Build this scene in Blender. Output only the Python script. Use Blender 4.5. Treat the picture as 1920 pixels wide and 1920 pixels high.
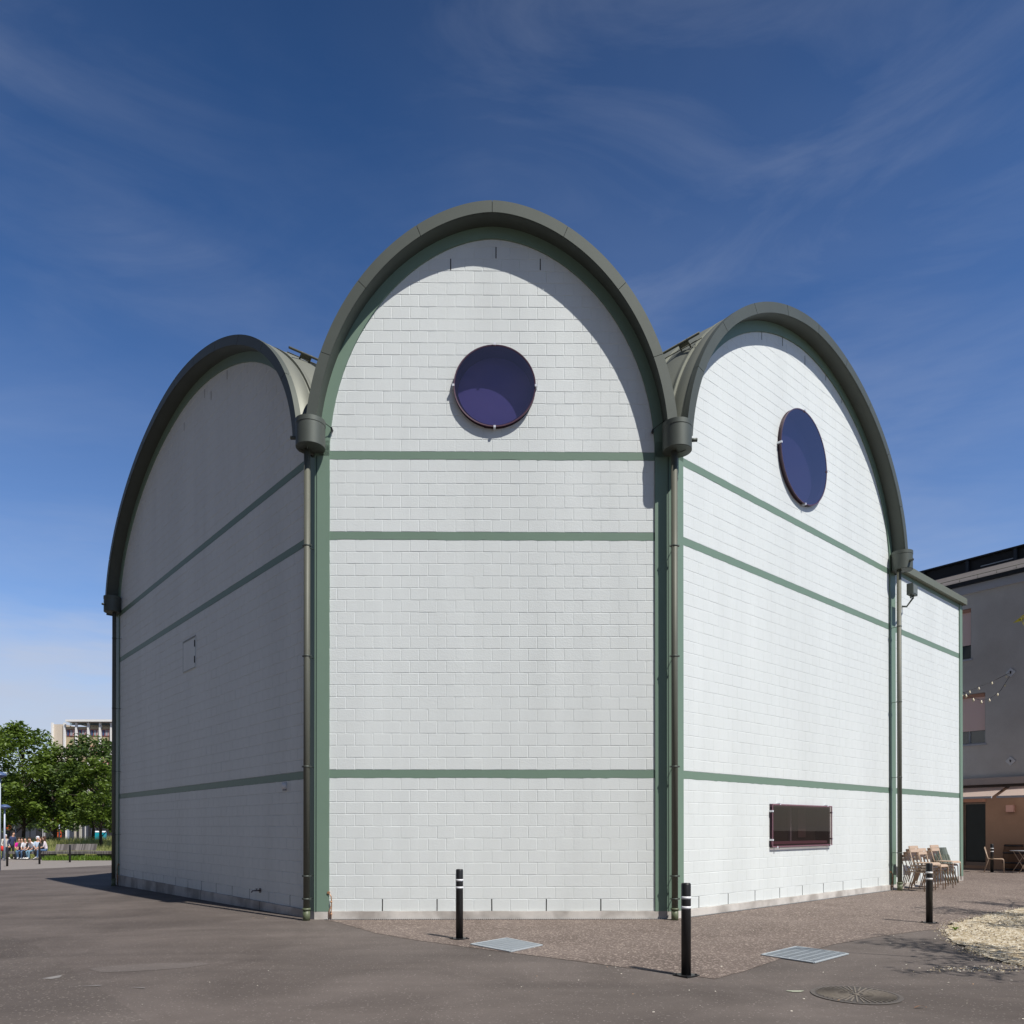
import bpy, bmesh, math, random
from mathutils import Vector, Matrix, noise
from math import sin, cos, pi, radians, sqrt
random.seed(7)
for o in list(bpy.data.objects): bpy.data.objects.remove(o)
SC = bpy.context.scene
COL = SC.collection

# ---------------------------------------------------------------- camera
FPX, CX, CY, PITCH, EYE = 1430.2, 959.2, 1542.0, 0.0056, 1.523
cam_d = bpy.data.cameras.new('camera'); cam = bpy.data.objects.new('camera', cam_d); COL.objects.link(cam)
cam.location = (0, 0, EYE); cam.rotation_euler = (pi/2 + PITCH, 0, 0)
cam_d.sensor_width = 36; cam_d.lens = FPX/1920*36
cam_d.shift_x = (960-CX)/1920; cam_d.shift_y = (CY-960)/1920
cam_d.clip_start = .1; cam_d.clip_end = 3000
SC.camera = cam
SC.render.resolution_x = 1024; SC.render.resolution_y = 1024

# ---------------------------------------------------------------- light
SUN_H = Vector((.70, -.714)).normalized(); SUN_EL = radians(54.5)
world = bpy.data.worlds.new('World'); SC.world = world; world.use_nodes = True
nt = world.node_tree; nt.nodes.clear()
def N(nt, t, **k):
    n = nt.nodes.new(t)
    for a, b in k.items(): setattr(n, a, b)
    return n
out = N(nt, 'ShaderNodeOutputWorld'); bg = N(nt, 'ShaderNodeBackground'); bg.inputs[1].default_value = .05
sky = N(nt, 'ShaderNodeTexSky', sky_type='NISHITA', sun_disc=False)
sky.sun_elevation = SUN_EL; sky.sun_rotation = math.atan2(SUN_H.x, SUN_H.y)
sky.altitude = 400; sky.air_density = 1.25; sky.dust_density = .35; sky.ozone_density = 3.2
tc = N(nt, 'ShaderNodeTexCoord'); sep = N(nt, 'ShaderNodeSeparateXYZ'); nt.links.new(tc.outputs['Generated'], sep.inputs[0])
def mth(nt, op, a, b=None, c=None, clamp=False):
    n = N(nt, 'ShaderNodeMath', operation=op, use_clamp=clamp)
    for i, v in enumerate((a, b, c)):
        if v is None: continue
        if isinstance(v, (int, float)): n.inputs[i].default_value = v
        else: nt.links.new(v, n.inputs[i])
    return n.outputs[0]
zc = mth(nt, 'MAXIMUM', sep.outputs[2], .03); zc2 = mth(nt, 'ADD', zc, .12)
cu = mth(nt, 'DIVIDE', sep.outputs[0], zc2); cv = mth(nt, 'DIVIDE', sep.outputs[1], zc2)
comb = N(nt, 'ShaderNodeCombineXYZ'); nt.links.new(cu, comb.inputs[0]); nt.links.new(cv, comb.inputs[1])
mp = N(nt, 'ShaderNodeMapping'); nt.links.new(comb.outputs[0], mp.inputs[0])
mp.inputs['Rotation'].default_value = (0, 0, radians(28)); mp.inputs['Scale'].default_value = (.9, 1.25, 1)
mp.inputs['Location'].default_value = (.3, .35, 0)
n1 = N(nt, 'ShaderNodeTexNoise'); nt.links.new(mp.outputs[0], n1.inputs[0])
n1.inputs['Scale'].default_value = 1.25; n1.inputs['Detail'].default_value = 6; n1.inputs['Roughness'].default_value = .56; n1.inputs['Distortion'].default_value = .5
n2 = N(nt, 'ShaderNodeTexNoise'); nt.links.new(comb.outputs[0], n2.inputs[0]); n2.inputs['Scale'].default_value = .55; n2.inputs['Detail'].default_value = 2
r1 = mth(nt, 'MULTIPLY_ADD', n1.outputs[0], 3.0, -1.05, True)
r2 = mth(nt, 'MULTIPLY_ADD', n2.outputs[0], 3.2, -.95, True)
cl = mth(nt, 'MULTIPLY', mth(nt, 'MULTIPLY', r1, r2), .25)
# low bank of thin cloud towards the horizon
n3 = N(nt, 'ShaderNodeTexNoise'); mp3 = N(nt, 'ShaderNodeMapping'); nt.links.new(tc.outputs['Generated'], mp3.inputs[0])
mp3.inputs['Scale'].default_value = (2.2, 2.2, 11); nt.links.new(mp3.outputs[0], n3.inputs[0]); n3.inputs['Scale'].default_value = 2.0; n3.inputs['Detail'].default_value = 5
low = mth(nt, 'MULTIPLY_ADD', mth(nt, 'ADD', sep.outputs[2], mth(nt, 'MULTIPLY_ADD', n3.outputs[0], -.16, .08)), -13, 3.35, True)
low = mth(nt, 'MULTIPLY', low, mth(nt, 'MULTIPLY_ADD', n3.outputs[0], 1.5, .10, True))
low = mth(nt, 'MULTIPLY', low, mth(nt, 'MULTIPLY_ADD', sep.outputs[1], 2.5, .2, True))
# fine combed cirrus threads
mp4 = N(nt, 'ShaderNodeMapping'); nt.links.new(tc.outputs['Generated'], mp4.inputs[0]); mp4.inputs['Rotation'].default_value = (radians(20), radians(32), radians(10)); mp4.inputs['Scale'].default_value = (1.3, 1.3, 5.2)
n4 = N(nt, 'ShaderNodeTexNoise'); nt.links.new(mp4.outputs[0], n4.inputs[0]); n4.inputs['Scale'].default_value = 2.4; n4.inputs['Detail'].default_value = 10; n4.inputs['Roughness'].default_value = .6; n4.inputs['Distortion'].default_value = .9
thr = mth(nt, 'MULTIPLY_ADD', n4.outputs[0], 3.4, -1.45, True)
n5 = N(nt, 'ShaderNodeTexNoise'); nt.links.new(comb.outputs[0], n5.inputs[0]); n5.inputs['Scale'].default_value = 1.1; n5.inputs['Detail'].default_value = 3
cl = mth(nt, 'ADD', mth(nt, 'MULTIPLY', cl, mth(nt, 'MULTIPLY_ADD', thr, .9, .55)), mth(nt, 'MULTIPLY', mth(nt, 'MULTIPLY', thr, mth(nt, 'MULTIPLY_ADD', n5.outputs[0], 4.0, -1.7, True)), .085))
ca = mth(nt, 'ADD', cl, mth(nt, 'MULTIPLY', low, .75), clamp=True)
mix = N(nt, 'ShaderNodeMix', data_type='RGBA'); nt.links.new(ca, mix.inputs[0])
hs = N(nt, 'ShaderNodeHueSaturation'); nt.links.new(mth(nt, 'MULTIPLY_ADD', sep.outputs[2], .38, 1.0), hs.inputs['Saturation'])
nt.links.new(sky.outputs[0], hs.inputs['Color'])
# clear sky: deepest blue high up, paler towards the horizon
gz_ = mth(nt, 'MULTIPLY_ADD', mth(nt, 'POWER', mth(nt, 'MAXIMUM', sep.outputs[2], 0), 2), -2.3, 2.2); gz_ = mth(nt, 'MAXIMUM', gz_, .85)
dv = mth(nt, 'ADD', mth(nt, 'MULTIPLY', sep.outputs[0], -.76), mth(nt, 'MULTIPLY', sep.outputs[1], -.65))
dk_ = mth(nt, 'MULTIPLY_ADD', mth(nt, 'MULTIPLY_ADD', dv, 1.25, .05, True), -.85, 1.0)  # sky dimmed towards the unseen left rear so the left wall gets less light
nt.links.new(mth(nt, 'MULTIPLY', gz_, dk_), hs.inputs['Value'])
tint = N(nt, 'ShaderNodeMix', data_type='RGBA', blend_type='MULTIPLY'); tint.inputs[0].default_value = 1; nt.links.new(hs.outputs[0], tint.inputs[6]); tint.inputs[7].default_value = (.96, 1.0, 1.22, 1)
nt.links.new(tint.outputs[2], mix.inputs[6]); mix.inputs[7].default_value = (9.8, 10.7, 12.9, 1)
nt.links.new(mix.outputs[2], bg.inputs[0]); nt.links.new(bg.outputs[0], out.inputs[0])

sd = bpy.data.lights.new('sun', 'SUN'); sd.energy = 5.0; sd.angle = radians(.53); sd.color = (1, .952, .885)
sun = bpy.data.objects.new('sun', sd); COL.objects.link(sun)
SUN = Vector((SUN_H.x*cos(SUN_EL), SUN_H.y*cos(SUN_EL), sin(SUN_EL)))
sun.rotation_euler = SUN.to_track_quat('Z', 'Y').to_euler(); sun.location = SUN*60
SC.view_settings.view_transform = 'Standard'; SC.view_settings.look = 'None'
SC.view_settings.exposure = .09; SC.view_settings.gamma = 1
SC.render.engine = 'CYCLES'
SC.cycles.max_bounces = 8; SC.cycles.transparent_max_bounces = 16

# ---------------------------------------------------------------- materials
MATS = {}
def mat(name, col, rough=.6, metal=0, spec=.5, var=0, vscale=3, bump=0, bscale=60, fine=0, fscale=150, col2=None, c2lo=.45, c2hi=.6, c2scale=.5, stretch=(1, 1, 1), coat=0):
    m = bpy.data.materials.new(name); m.use_nodes = True; t = m.node_tree
    p = t.nodes['Principled BSDF']; p.inputs['Roughness'].default_value = rough; p.inputs['Metallic'].default_value = metal
    p.inputs['Specular IOR Level'].default_value = spec; p.inputs['Coat Weight'].default_value = coat
    tcn = N(t, 'ShaderNodeTexCoord'); g = N(t, 'ShaderNodeNewGeometry'); mpn = N(t, 'ShaderNodeMapping'); t.links.new(g.outputs['Position'], mpn.inputs[0])
    mpn.inputs['Scale'].default_value = stretch
    cur = None
    if col2:
        nn = N(t, 'ShaderNodeTexNoise'); t.links.new(mpn.outputs[0], nn.inputs[0]); nn.inputs['Scale'].default_value = c2scale; nn.inputs['Detail'].default_value = 5
        rm = N(t, 'ShaderNodeMapRange'); t.links.new(nn.outputs[0], rm.inputs[0]); rm.inputs[1].default_value = c2lo; rm.inputs[2].default_value = c2hi
        mx = N(t, 'ShaderNodeMix', data_type='RGBA'); t.links.new(rm.outputs[0], mx.inputs[0])
        mx.inputs[6].default_value = (*col, 1); mx.inputs[7].default_value = (*col2, 1); cur = mx.outputs[2]
    def scale_by(cur, fac_socket):
        mm = N(t, 'ShaderNodeVectorMath', operation='SCALE')
        if cur is None: mm.inputs[0].default_value = col
        else: t.links.new(cur, mm.inputs[0])
        t.links.new(fac_socket, mm.inputs['Scale']); return mm.outputs[0]
    if var:
        nn = N(t, 'ShaderNodeTexNoise'); t.links.new(mpn.outputs[0], nn.inputs[0]); nn.inputs['Scale'].default_value = vscale; nn.inputs['Detail'].default_value = 6; nn.inputs['Roughness'].default_value = .62
        cur = scale_by(cur, mth(t, 'MULTIPLY_ADD', nn.outputs[0], 2*var, 1-var))
    if fine:
        nn = N(t, 'ShaderNodeTexNoise'); t.links.new(g.outputs['Position'], nn.inputs[0]); nn.inputs['Scale'].default_value = fscale; nn.inputs['Detail'].default_value = 3
        cur = scale_by(cur, mth(t, 'MULTIPLY_ADD', nn.outputs[0], 2*fine, 1-fine))
    if cur is None: p.inputs['Base Color'].default_value = (*col, 1)
    else: t.links.new(cur, p.inputs['Base Color'])
    if bump:
        nn = N(t, 'ShaderNodeTexNoise'); t.links.new(g.outputs['Position'], nn.inputs[0]); nn.inputs['Scale'].default_value = bscale; nn.inputs['Detail'].default_value = 4
        bp = N(t, 'ShaderNodeBump'); bp.inputs['Strength'].default_value = bump; bp.inputs['Distance'].default_value = .01
        t.links.new(nn.outputs[0], bp.inputs['Height']); t.links.new(bp.outputs[0], p.inputs['Normal'])
    MATS[name] = m; return m
wall_m = mat('wall_paint', (.690, .730, .722), .55, var=.075, vscale=2.2, fine=.035, fscale=45, bump=.35, bscale=55, spec=.3, stretch=(1, 1, .12), col2=(.65, .688, .680), c2lo=.42, c2hi=.66, c2scale=.9)
green_m = mat('green_paint', (.165, .245, .188), .5, var=.06, vscale=2, bump=.08, bscale=40, spec=.35)
greend_m = mat('green_joint', (.03, .055, .045), .6)
metal_m = mat('olive_sheet_metal', (.088, .101, .088), .55, metal=.35, var=.16, vscale=1.6, spec=.5, bump=.05, bscale=6)
roof_m = mat('roof_sheet', (.185, .195, .165), .55, metal=.3, var=.10, vscale=.9, bump=.06, bscale=4)
pipe_m = mat('pipe_metal', (.112, .116, .092), .58, metal=.2, var=.12, vscale=3)
pipe2_m = mat('pipe_socket', (.105, .125, .07), .5, var=.1, vscale=6)
plinth_m = mat('plinth_concrete', (.58, .55, .51), .85, var=.22, vscale=5, fine=.10, fscale=90, bump=.3, bscale=70, col2=(.36, .33, .30), c2scale=1.5)
dark_m = mat('dark_gap', (.012, .012, .014), .8)
black_m = mat('black_powder_coat', (.012, .012, .013), .42, var=.15, vscale=8)
white_m = mat('reflective_white', (.75, .76, .78), .4)
blackroof_m = mat('black_frame', (.012, .013, .017), .5)
bluegrey_m = mat('slate_blue_steel', (.03, .04, .058), .5)
clip_m = mat('clip_steel', (.82, .84, .88), .3, metal=.3)
purple_m = mat('purple_rim', (.05, .025, .038), .4)
purple2_m = mat('pink_sill', (.35, .16, .24), .4)
blind_m = mat('lilac_blind', (.52, .52, .92), .8)
darkblind_m = mat('dim_interior', (.022, .018, .016), .8)
copper_m = mat('copper', (.45, .25, .14), .45, metal=.6, var=.3, vscale=20)
beige_m = mat('beige_chair_metal', (.47, .345, .25), .45, var=.05, vscale=9)
chairgreen_m = mat('sage_table_metal', (.13, .15, .12), .45, var=.08)
grate_m = mat('galvanised_steel', (.50, .55, .58), .5, metal=.4, var=.15, vscale=12)
cast_m = mat('cast_iron', (.115, .10, .088), .65, metal=.3, var=.4, vscale=30, fine=.3, fscale=200)
stucco_m = mat('grey_render', (.58, .575, .575), .9, var=.10, vscale=2.5, fine=.08, fscale=30, bump=.2, bscale=30, col2=(.46, .44, .425), c2lo=.3, c2hi=.7, c2scale=.35)
brown_m = mat('brown_render', (.37, .24, .175), .9, var=.22, vscale=1.3, fine=.06, fscale=40)
ledge_m = mat('ledge_concrete', (.42, .36, .34), .85, var=.2, vscale=4)
lightband_m = mat('eave_band', (.42, .44, .50), .7, var=.05)
slate_m = mat('slate_roof', (.12, .11, .11), .8, var=.3, vscale=6)
shutter_m = mat('pink_shutter', (.74, .57, .56), .75, var=.04, vscale=30, stretch=(1, 1, 10))
shutter2_m = mat('terracotta_box', (.45, .24, .17), .7)
frame_m = mat('window_frame_grey', (.32, .34, .38), .5)
awning_m = mat('awning_cloth', (.84, .70, .63), .8)
pinklamp_m = mat('pink_lamp', (.62, .38, .34), .6)
wood_m = None
barrel_m = mat('barrel_oak', (.12, .06, .03), .7, var=.3, vscale=12)
steel_m = mat('table_steel', (.45, .47, .5), .35, metal=.5)
cream_m = mat('cream_render', (.62, .54, .44), .8, var=.05)
fin_m = mat('white_fin', (.8, .8, .78), .7)
tan_m = mat('tan_panel', (.46, .38, .24), .7)
redf_m = mat('red_frame', (.42, .09, .07), .6)
bluepost_m = mat('blue_grey_post', (.40, .45, .55), .5, metal=.2)
bluedish_m = mat('blue_dish', (.07, .11, .22), .4)
teal_m = mat('teal_plastic', (.01, .34, .42), .5)
orange_m = mat('orange_panel', (.62, .10, .02), .6)
shop_m = mat('shop_dark', (.035, .035, .04), .4)
paper_m = mat('pale_petal', (.85, .80, .68), .8)
leafbrown_m = mat('dead_leaf', (.28, .13, .05), .7)
bark_m = mat('bark', (.06, .045, .035), .95, var=.4, vscale=10, bump=.6, bscale=30)
sign_m = mat('sign_plate', (.62, .64, .68), .5)
bulb_m = mat('bulb_glass', (.75, .68, .5), .2)
kerb_m = mat('pale_paving', (.235, .21, .19), .85, var=.12, vscale=3, fine=.1, fscale=60)

def ground_mat(name, c1, c2, stone, sth, tone, scale=170, patch=1.0, streak=.5):
    m = bpy.data.materials.new(name); m.use_nodes = True; t = m.node_tree; p = t.nodes['Principled BSDF']
    p.inputs['Roughness'].default_value = .82; p.inputs['Specular IOR Level'].default_value = .35
    g = N(t, 'ShaderNodeNewGeometry')
    a = N(t, 'ShaderNodeTexNoise'); t.links.new(g.outputs['Position'], a.inputs[0]); a.inputs['Scale'].default_value = .55*patch; a.inputs['Detail'].default_value = 7; a.inputs['Roughness'].default_value = .62; a.inputs['Distortion'].default_value = .6
    mx = N(t, 'ShaderNodeMix', data_type='RGBA'); rm = N(t, 'ShaderNodeMapRange'); t.links.new(a.outputs[0], rm.inputs[0]); rm.inputs[1].default_value = .33; rm.inputs[2].default_value = .67
    t.links.new(rm.outputs[0], mx.inputs[0]); mx.inputs[6].default_value = (*c1, 1); mx.inputs[7].default_value = (*c2, 1)
    # worn tyre streaks
    mpn = N(t, 'ShaderNodeMapping'); t.links.new(g.outputs['Position'], mpn.inputs[0]); mpn.inputs['Rotation'].default_value = (0, 0, radians(-38)); mpn.inputs['Scale'].default_value = (.25, 2.4, 1)
    s = N(t, 'ShaderNodeTexNoise'); t.links.new(mpn.outputs[0], s.inputs[0]); s.inputs['Scale'].default_value = .8; s.inputs['Detail'].default_value = 5
    f = mth(t, 'MULTIPLY_ADD', s.outputs[0], streak, 1-streak*.5)
    b = N(t, 'ShaderNodeTexNoise'); t.links.new(g.outputs['Position'], b.inputs[0]); b.inputs['Scale'].default_value = scale; b.inputs['Detail'].default_value = 2
    f2 = mth(t, 'MULTIPLY_ADD', b.outputs[0], tone*2, 1-tone)
    c = N(t, 'ShaderNodeTexNoise'); t.links.new(g.outputs['Position'], c.inputs[0]); c.inputs['Scale'].default_value = 38; c.inputs['Detail'].default_value = 3
    f3 = mth(t, 'MULTIPLY_ADD', c.outputs[0], tone*1.3, 1-tone*.65)
    f = mth(t, 'MULTIPLY', mth(t, 'MULTIPLY', f, f2), f3)
    vm = N(t, 'ShaderNodeVectorMath', operation='SCALE'); t.links.new(mx.outputs[2], vm.inputs[0]); t.links.new(f, vm.inputs['Scale'])
    v = N(t, 'ShaderNodeTexVoronoi'); t.links.new(g.outputs['Position'], v.inputs[0]); v.inputs['Scale'].default_value = scale*.55
    sepc = N(t, 'ShaderNodeSeparateColor'); t.links.new(v.outputs['Color'], sepc.inputs[0])
    st = mth(t, 'GREATER_THAN', sepc.outputs[0], sth)
    mx2 = N(t, 'ShaderNodeMix', data_type='RGBA'); t.links.new(mth(t, 'MULTIPLY', st, .65), mx2.inputs[0]); t.links.new(vm.outputs[0], mx2.inputs[6]); mx2.inputs[7].default_value = (*stone, 1)
    t.links.new(mx2.outputs[2], p.inputs['Base Color'])
    bp = N(t, 'ShaderNodeBump'); bp.inputs['Strength'].default_value = .5; bp.inputs['Distance'].default_value = .006
    t.links.new(b.outputs[0], bp.inputs['Height']); t.links.new(bp.outputs[0], p.inputs['Normal'])
    MATS[name] = m; return m
asph_m = ground_mat('dark_asphalt', (.080, .066, .058), (.132, .111, .099), (.26, .23, .21), .978, .26, 150, 1.0, .62)
asph2_m = ground_mat('coarse_brown_asphalt', (.112, .086, .072), (.158, .125, .107), (.40, .33, .28), .84, .55, 95, 1.6, .25)
gravel_m = ground_mat('straw_gravel', (.23, .18, .11), (.40, .33, .22), (.70, .66, .55), .7, .6, 60, 5, .2)
soil_m = mat('meadow_soil', (.09, .10, .035), .95, var=.3, vscale=2)

def leaf_mat(name, c1, c2, trans=.35):
    m = bpy.data.materials.new(name); m.use_nodes = True; t = m.node_tree; p = t.nodes['Principled BSDF']; p.inputs['Roughness'].default_value = .5
    oi = N(t, 'ShaderNodeNewGeometry'); rp = oi.outputs['Random Per Island']
    mx = N(t, 'ShaderNodeMix', data_type='RGBA'); t.links.new(rp, mx.inputs[0]); mx.inputs[6].default_value = (*c1, 1); mx.inputs[7].default_value = (*c2, 1)
    t.links.new(mx.outputs[2], p.inputs['Base Color'])
    tr = N(t, 'ShaderNodeBsdfTranslucent'); t.links.new(mx.outputs[2], tr.inputs[0]); ms = N(t, 'ShaderNodeMixShader'); ms.inputs[0].default_value = trans
    t.links.new(p.outputs[0], ms.inputs[1]); t.links.new(tr.outputs[0], ms.inputs[2]); t.links.new(ms.outputs[0], t.nodes['Material Output'].inputs[0])
    MATS[name] = m; return m
wood_m = leaf_mat('weathered_wood', (.13, .115, .105), (.36, .33, .31), 0)
leaf1_m = leaf_mat('leaf_mid_green', (.07, .12, .014), (.17, .25, .035), .4)
leaf2_m = leaf_mat('leaf_deep_green', (.045, .09, .018), (.135, .20, .05), .4)
leaf3_m = leaf_mat('leaf_yellow_green', (.16, .16, .02), (.38, .30, .03), .4)
grass_m = leaf_mat('meadow_grass_blades', (.27, .33, .07), (.60, .58, .28), .5)
weed_m = leaf_mat('weed_green', (.09, .17, .015), (.17, .28, .03), .4)

def glass_mat(name, tint, refl=.08, rcol=(1, 1, 1)):
    m = bpy.data.materials.new(name); m.use_nodes = True; t = m.node_tree; t.nodes.remove(t.nodes['Principled BSDF'])
    tr = N(t, 'ShaderNodeBsdfTransparent'); tr.inputs[0].default_value = (*tint, 1)
    gl = N(t, 'ShaderNodeBsdfGlossy'); gl.inputs['Roughness'].default_value = .015; gl.inputs[0].default_value = (*rcol, 1)
    g_ = N(t, 'ShaderNodeNewGeometry'); dp = N(t, 'ShaderNodeVectorMath', operation='DOT_PRODUCT'); t.links.new(g_.outputs['Incoming'], dp.inputs[0]); t.links.new(g_.outputs['Normal'], dp.inputs[1])
    c_ = mth(t, 'SUBTRACT', 1, mth(t, 'ABSOLUTE', dp.outputs['Value'])); f = mth(t, 'MULTIPLY_ADD', mth(t, 'POWER', c_, 5), .9, refl, True)
    ms = N(t, 'ShaderNodeMixShader'); t.links.new(f, ms.inputs[0]); t.links.new(tr.outputs[0], ms.inputs[1]); t.links.new(gl.outputs[0], ms.inputs[2])
    t.links.new(ms.outputs[0], t.nodes['Material Output'].inputs[0]); MATS[name] = m; return m
glassp_m = glass_mat('purple_glass', (.345, .32, .46), .24, (1.0, .76, .82))
glassr_m = glass_mat('smoked_purple_glass', (.44, .37, .36), .08, (.75, .66, .58))
glassd_m = glass_mat('dark_glass', (.35, .4, .45), .03)

# ---------------------------------------------------------------- mesh helpers
class MB:
    def __init__(s): s.v = []; s.f = []; s.mi = []; s.cur = 0; s.smooth = []; s.sm = False
    def add(s, vs, fs):
        b = len(s.v); s.v += [tuple(v) for v in vs]
        for f in fs: s.f.append([b+i for i in f]); s.mi.append(s.cur); s.smooth.append(s.sm)
    def box(s, c, size, rot=None):
        hx, hy, hz = [q/2 for q in size]; c = Vector(c)
        vs = [Vector((x*hx, y*hy, z*hz)) for x in (-1, 1) for y in (-1, 1) for z in (-1, 1)]
        if rot is not None: vs = [rot @ v for v in vs]
        s.add([c+v for v in vs], [(0, 1, 3, 2), (4, 6, 7, 5), (0, 4, 5, 1), (2, 3, 7, 6), (0, 2, 6, 4), (1, 5, 7, 3)])
    def tube(s, pts, r, n=8, caps=True, r2=None):
        pts = [Vector(p) for p in pts]; rings = []; up = None; base = len(s.v)
        for i, p in enumerate(pts):
            if i == 0: d = pts[1]-p
            elif i == len(pts)-1: d = p-pts[i-1]
            else: d = (pts[i+1]-p).normalized()+(p-pts[i-1]).normalized()
            d.normalize()
            if up is None: up = Vector((0, 0, 1)) if abs(d.z) < .9 else Vector((1, 0, 0))
            a = d.cross(up).normalized(); b = a.cross(d).normalized(); up = b
            rr = r if r2 is None else r+(r2-r)*i/(len(pts)-1)
            for k in range(n):
                t = 2*pi*k/n; s.v.append(tuple(p+a*cos(t)*rr+b*sin(t)*rr))
        fs = []
        for i in range(len(pts)-1):
            for k in range(n): fs.append([base+i*n+k, base+i*n+(k+1) % n, base+(i+1)*n+(k+1) % n, base+(i+1)*n+k])
        for f in fs: s.f.append(f); s.mi.append(s.cur); s.smooth.append(True)
        if caps:
            for f in ([base+k for k in range(n)][::-1], [base+(len(pts)-1)*n+k for k in range(n)]): s.f.append(f); s.mi.append(s.cur); s.smooth.append(False)
    def lathe(s, c, prof, n=32, smooth=True):
        c = Vector(c); base = len(s.v)
        for r, z in prof:
            for k in range(n): s.v.append((c.x+r*cos(2*pi*k/n), c.y+r*sin(2*pi*k/n), c.z+z))
        for i in range(len(prof)-1):
            for k in range(n): s.f.append([base+i*n+k, base+i*n+(k+1) % n, base+(i+1)*n+(k+1) % n, base+(i+1)*n+k]); s.mi.append(s.cur); s.smooth.append(smooth)
        for i in (0, len(prof)-1):
            if prof[i][0] > 1e-4: s.f.append([base+i*n+k for k in range(n)]); s.mi.append(s.cur); s.smooth.append(False)
    def prism(s, poly, z0, z1):
        n = len(poly); s.add([(x, y, z0) for x, y in poly]+[(x, y, z1) for x, y in poly],
              [list(range(n))[::-1], list(range(n, 2*n))]+[[i, (i+1) % n, n+(i+1) % n, n+i] for i in range(n)])
    def build(s, name, mats, parent=None, recalc=True):
        me = bpy.data.meshes.new(name); me.from_pydata(s.v, [], s.f)
        if not isinstance(mats, (list, tuple)): mats = [mats]
        for m in mats: me.materials.append(m)
        me.polygons.foreach_set('material_index', s.mi); me.polygons.foreach_set('use_smooth', s.smooth)
        if recalc:
            bm = bmesh.new(); bm.from_mesh(me); bmesh.ops.recalc_face_normals(bm, faces=bm.faces); bm.to_mesh(me); bm.free()
        me.update(); o = bpy.data.objects.new(name, me); COL.objects.link(o)
        if parent: o.parent = parent
        return o
def tag(o, label=None, cat=None, group=None, kind=None):
    if label: o['label'] = label
    if cat: o['category'] = cat
    if group: o['group'] = group
    if kind: o['kind'] = kind
    return o
def empty(name, loc=(0, 0, 0), rz=0, label=None, cat=None, group=None):
    o = bpy.data.objects.new(name, None); COL.objects.link(o); o.location = loc; o.rotation_euler = (0, 0, rz)
    o.empty_display_size = .1
    return tag(o, label, cat, group)
def copy_tree(o, parent=None):
    c = o.copy(); COL.objects.link(c); c.parent = parent
    for ch in list(KIDS(o)): copy_tree(ch, c)
    return c
def KIDS(o): return [x for x in bpy.data.objects if x.parent == o]

def ray(x, y):
    a = (x-CX)/FPX; b = (CY-y)/FPX; c, s = cos(PITCH), sin(PITCH)
    return Vector((a, c-b*s, s+b*c))
def gz(x, y):
    d = max(0, -x-3.3); z = -.0198*d
    if y > 55: z -= .012*(y-55) if y < 120 else .78
    return z if x < -3.3 or y > 55 else 0.0
def gpt(px, py, h=0):   # point of the (nearly level) ground seen at a pixel
    z = 0.0
    for _ in range(12):
        r = ray(px, py); t = (z+h-EYE)/r.z; x, y = r.x*t, r.y*t; z = gz(x, y)
    return Vector((x, y, z))
def at(px, py, Y):
    r = ray(px, py); t = Y/r.y; return Vector((r.x*t, Y, EYE+r.z*t))

# ---------------------------------------------------------------- ground
xs = sorted(set([-400, -250, -150, -100, -70, -55]+[-45+2.5*i for i in range(17)]+[-3.3, 0, 3, 6, 10, 15, 22, 35, 60, 120, 250, 400]))
ys = sorted(set([-300, -120, -60, -30, -12, -6]+[2.5*i for i in range(0, 22)]+[55, 60, 70, 85, 100, 120, 160, 240, 400, 700]))
m = MB(); W_ = len(xs)
for y in ys:
    for x in xs: m.v.append((x, y, gz(x, y)))
for j in range(len(ys)-1):
    for i in range(W_-1): m.f.append([j*W_+i, j*W_+i+1, (j+1)*W_+i+1, (j+1)*W_+i]); m.mi.append(0); m.smooth.append(True)
tag(m.build('ground', asph_m, recalc=False), kind='structure')

def flat_poly(name, pts, mt, z=.004, jitter=0):
    P = []
    for i, p in enumerate(pts):
        q = pts[(i+1) % len(pts)]; n = max(1, int((Vector(q)-Vector(p)).length/.12)) if jitter else 1
        for k in range(n):
            t = k/n; x = p[0]+(q[0]-p[0])*t; y = p[1]+(q[1]-p[1])*t
            if jitter and k: x += random.uniform(-jitter, jitter); y += random.uniform(-jitter, jitter)
            P.append((x, y, 0))
    bm = bmesh.new(); vs = [bm.verts.new(p) for p in P]; f = bm.faces.new(vs)
    bmesh.ops.triangulate(bm, faces=[f])
    bmesh.ops.bisect_plane(bm, geom=list(bm.verts)+list(bm.edges)+list(bm.faces), plane_co=(-3.3, 0, 0), plane_no=(1, 0, 0))
    for v in bm.verts: v.co.z = z+gz(v.co.x, v.co.y)
    bmesh.ops.recalc_face_normals(bm, faces=bm.faces)
    for f in bm.faces:
        if f.normal.z < 0: f.normal_flip()
    me = bpy.data.meshes.new(name); bm.to_mesh(me); bm.free(); me.materials.append(mt)
    o = bpy.data.objects.new(name, me); COL.objects.link(o); return o
g2 = lambda x, y: gpt(x, y).xy[:]
brown = [(-3.05, 12.5)]+[g2(*p) for p in [(640, 1731), (700, 1749), (780, 1763), (860, 1774), (960, 1787), (1100, 1805), (1240, 1823), (1340, 1836), (1400, 1820), (1470, 1796), (1560, 1772), (1640, 1757), (1740, 1744), (1780, 1744)]]
brown += [g2(1800, 1728), g2(1860, 1714), g2(1925, 1700), (30, 12), (40, 30), (12.9, 30), (12.8, 21.6), (2.8, 12.7), (2.5, 12.6)]
tag(flat_poly('pavement', brown, asph2_m, .004, .010), kind='structure')

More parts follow.
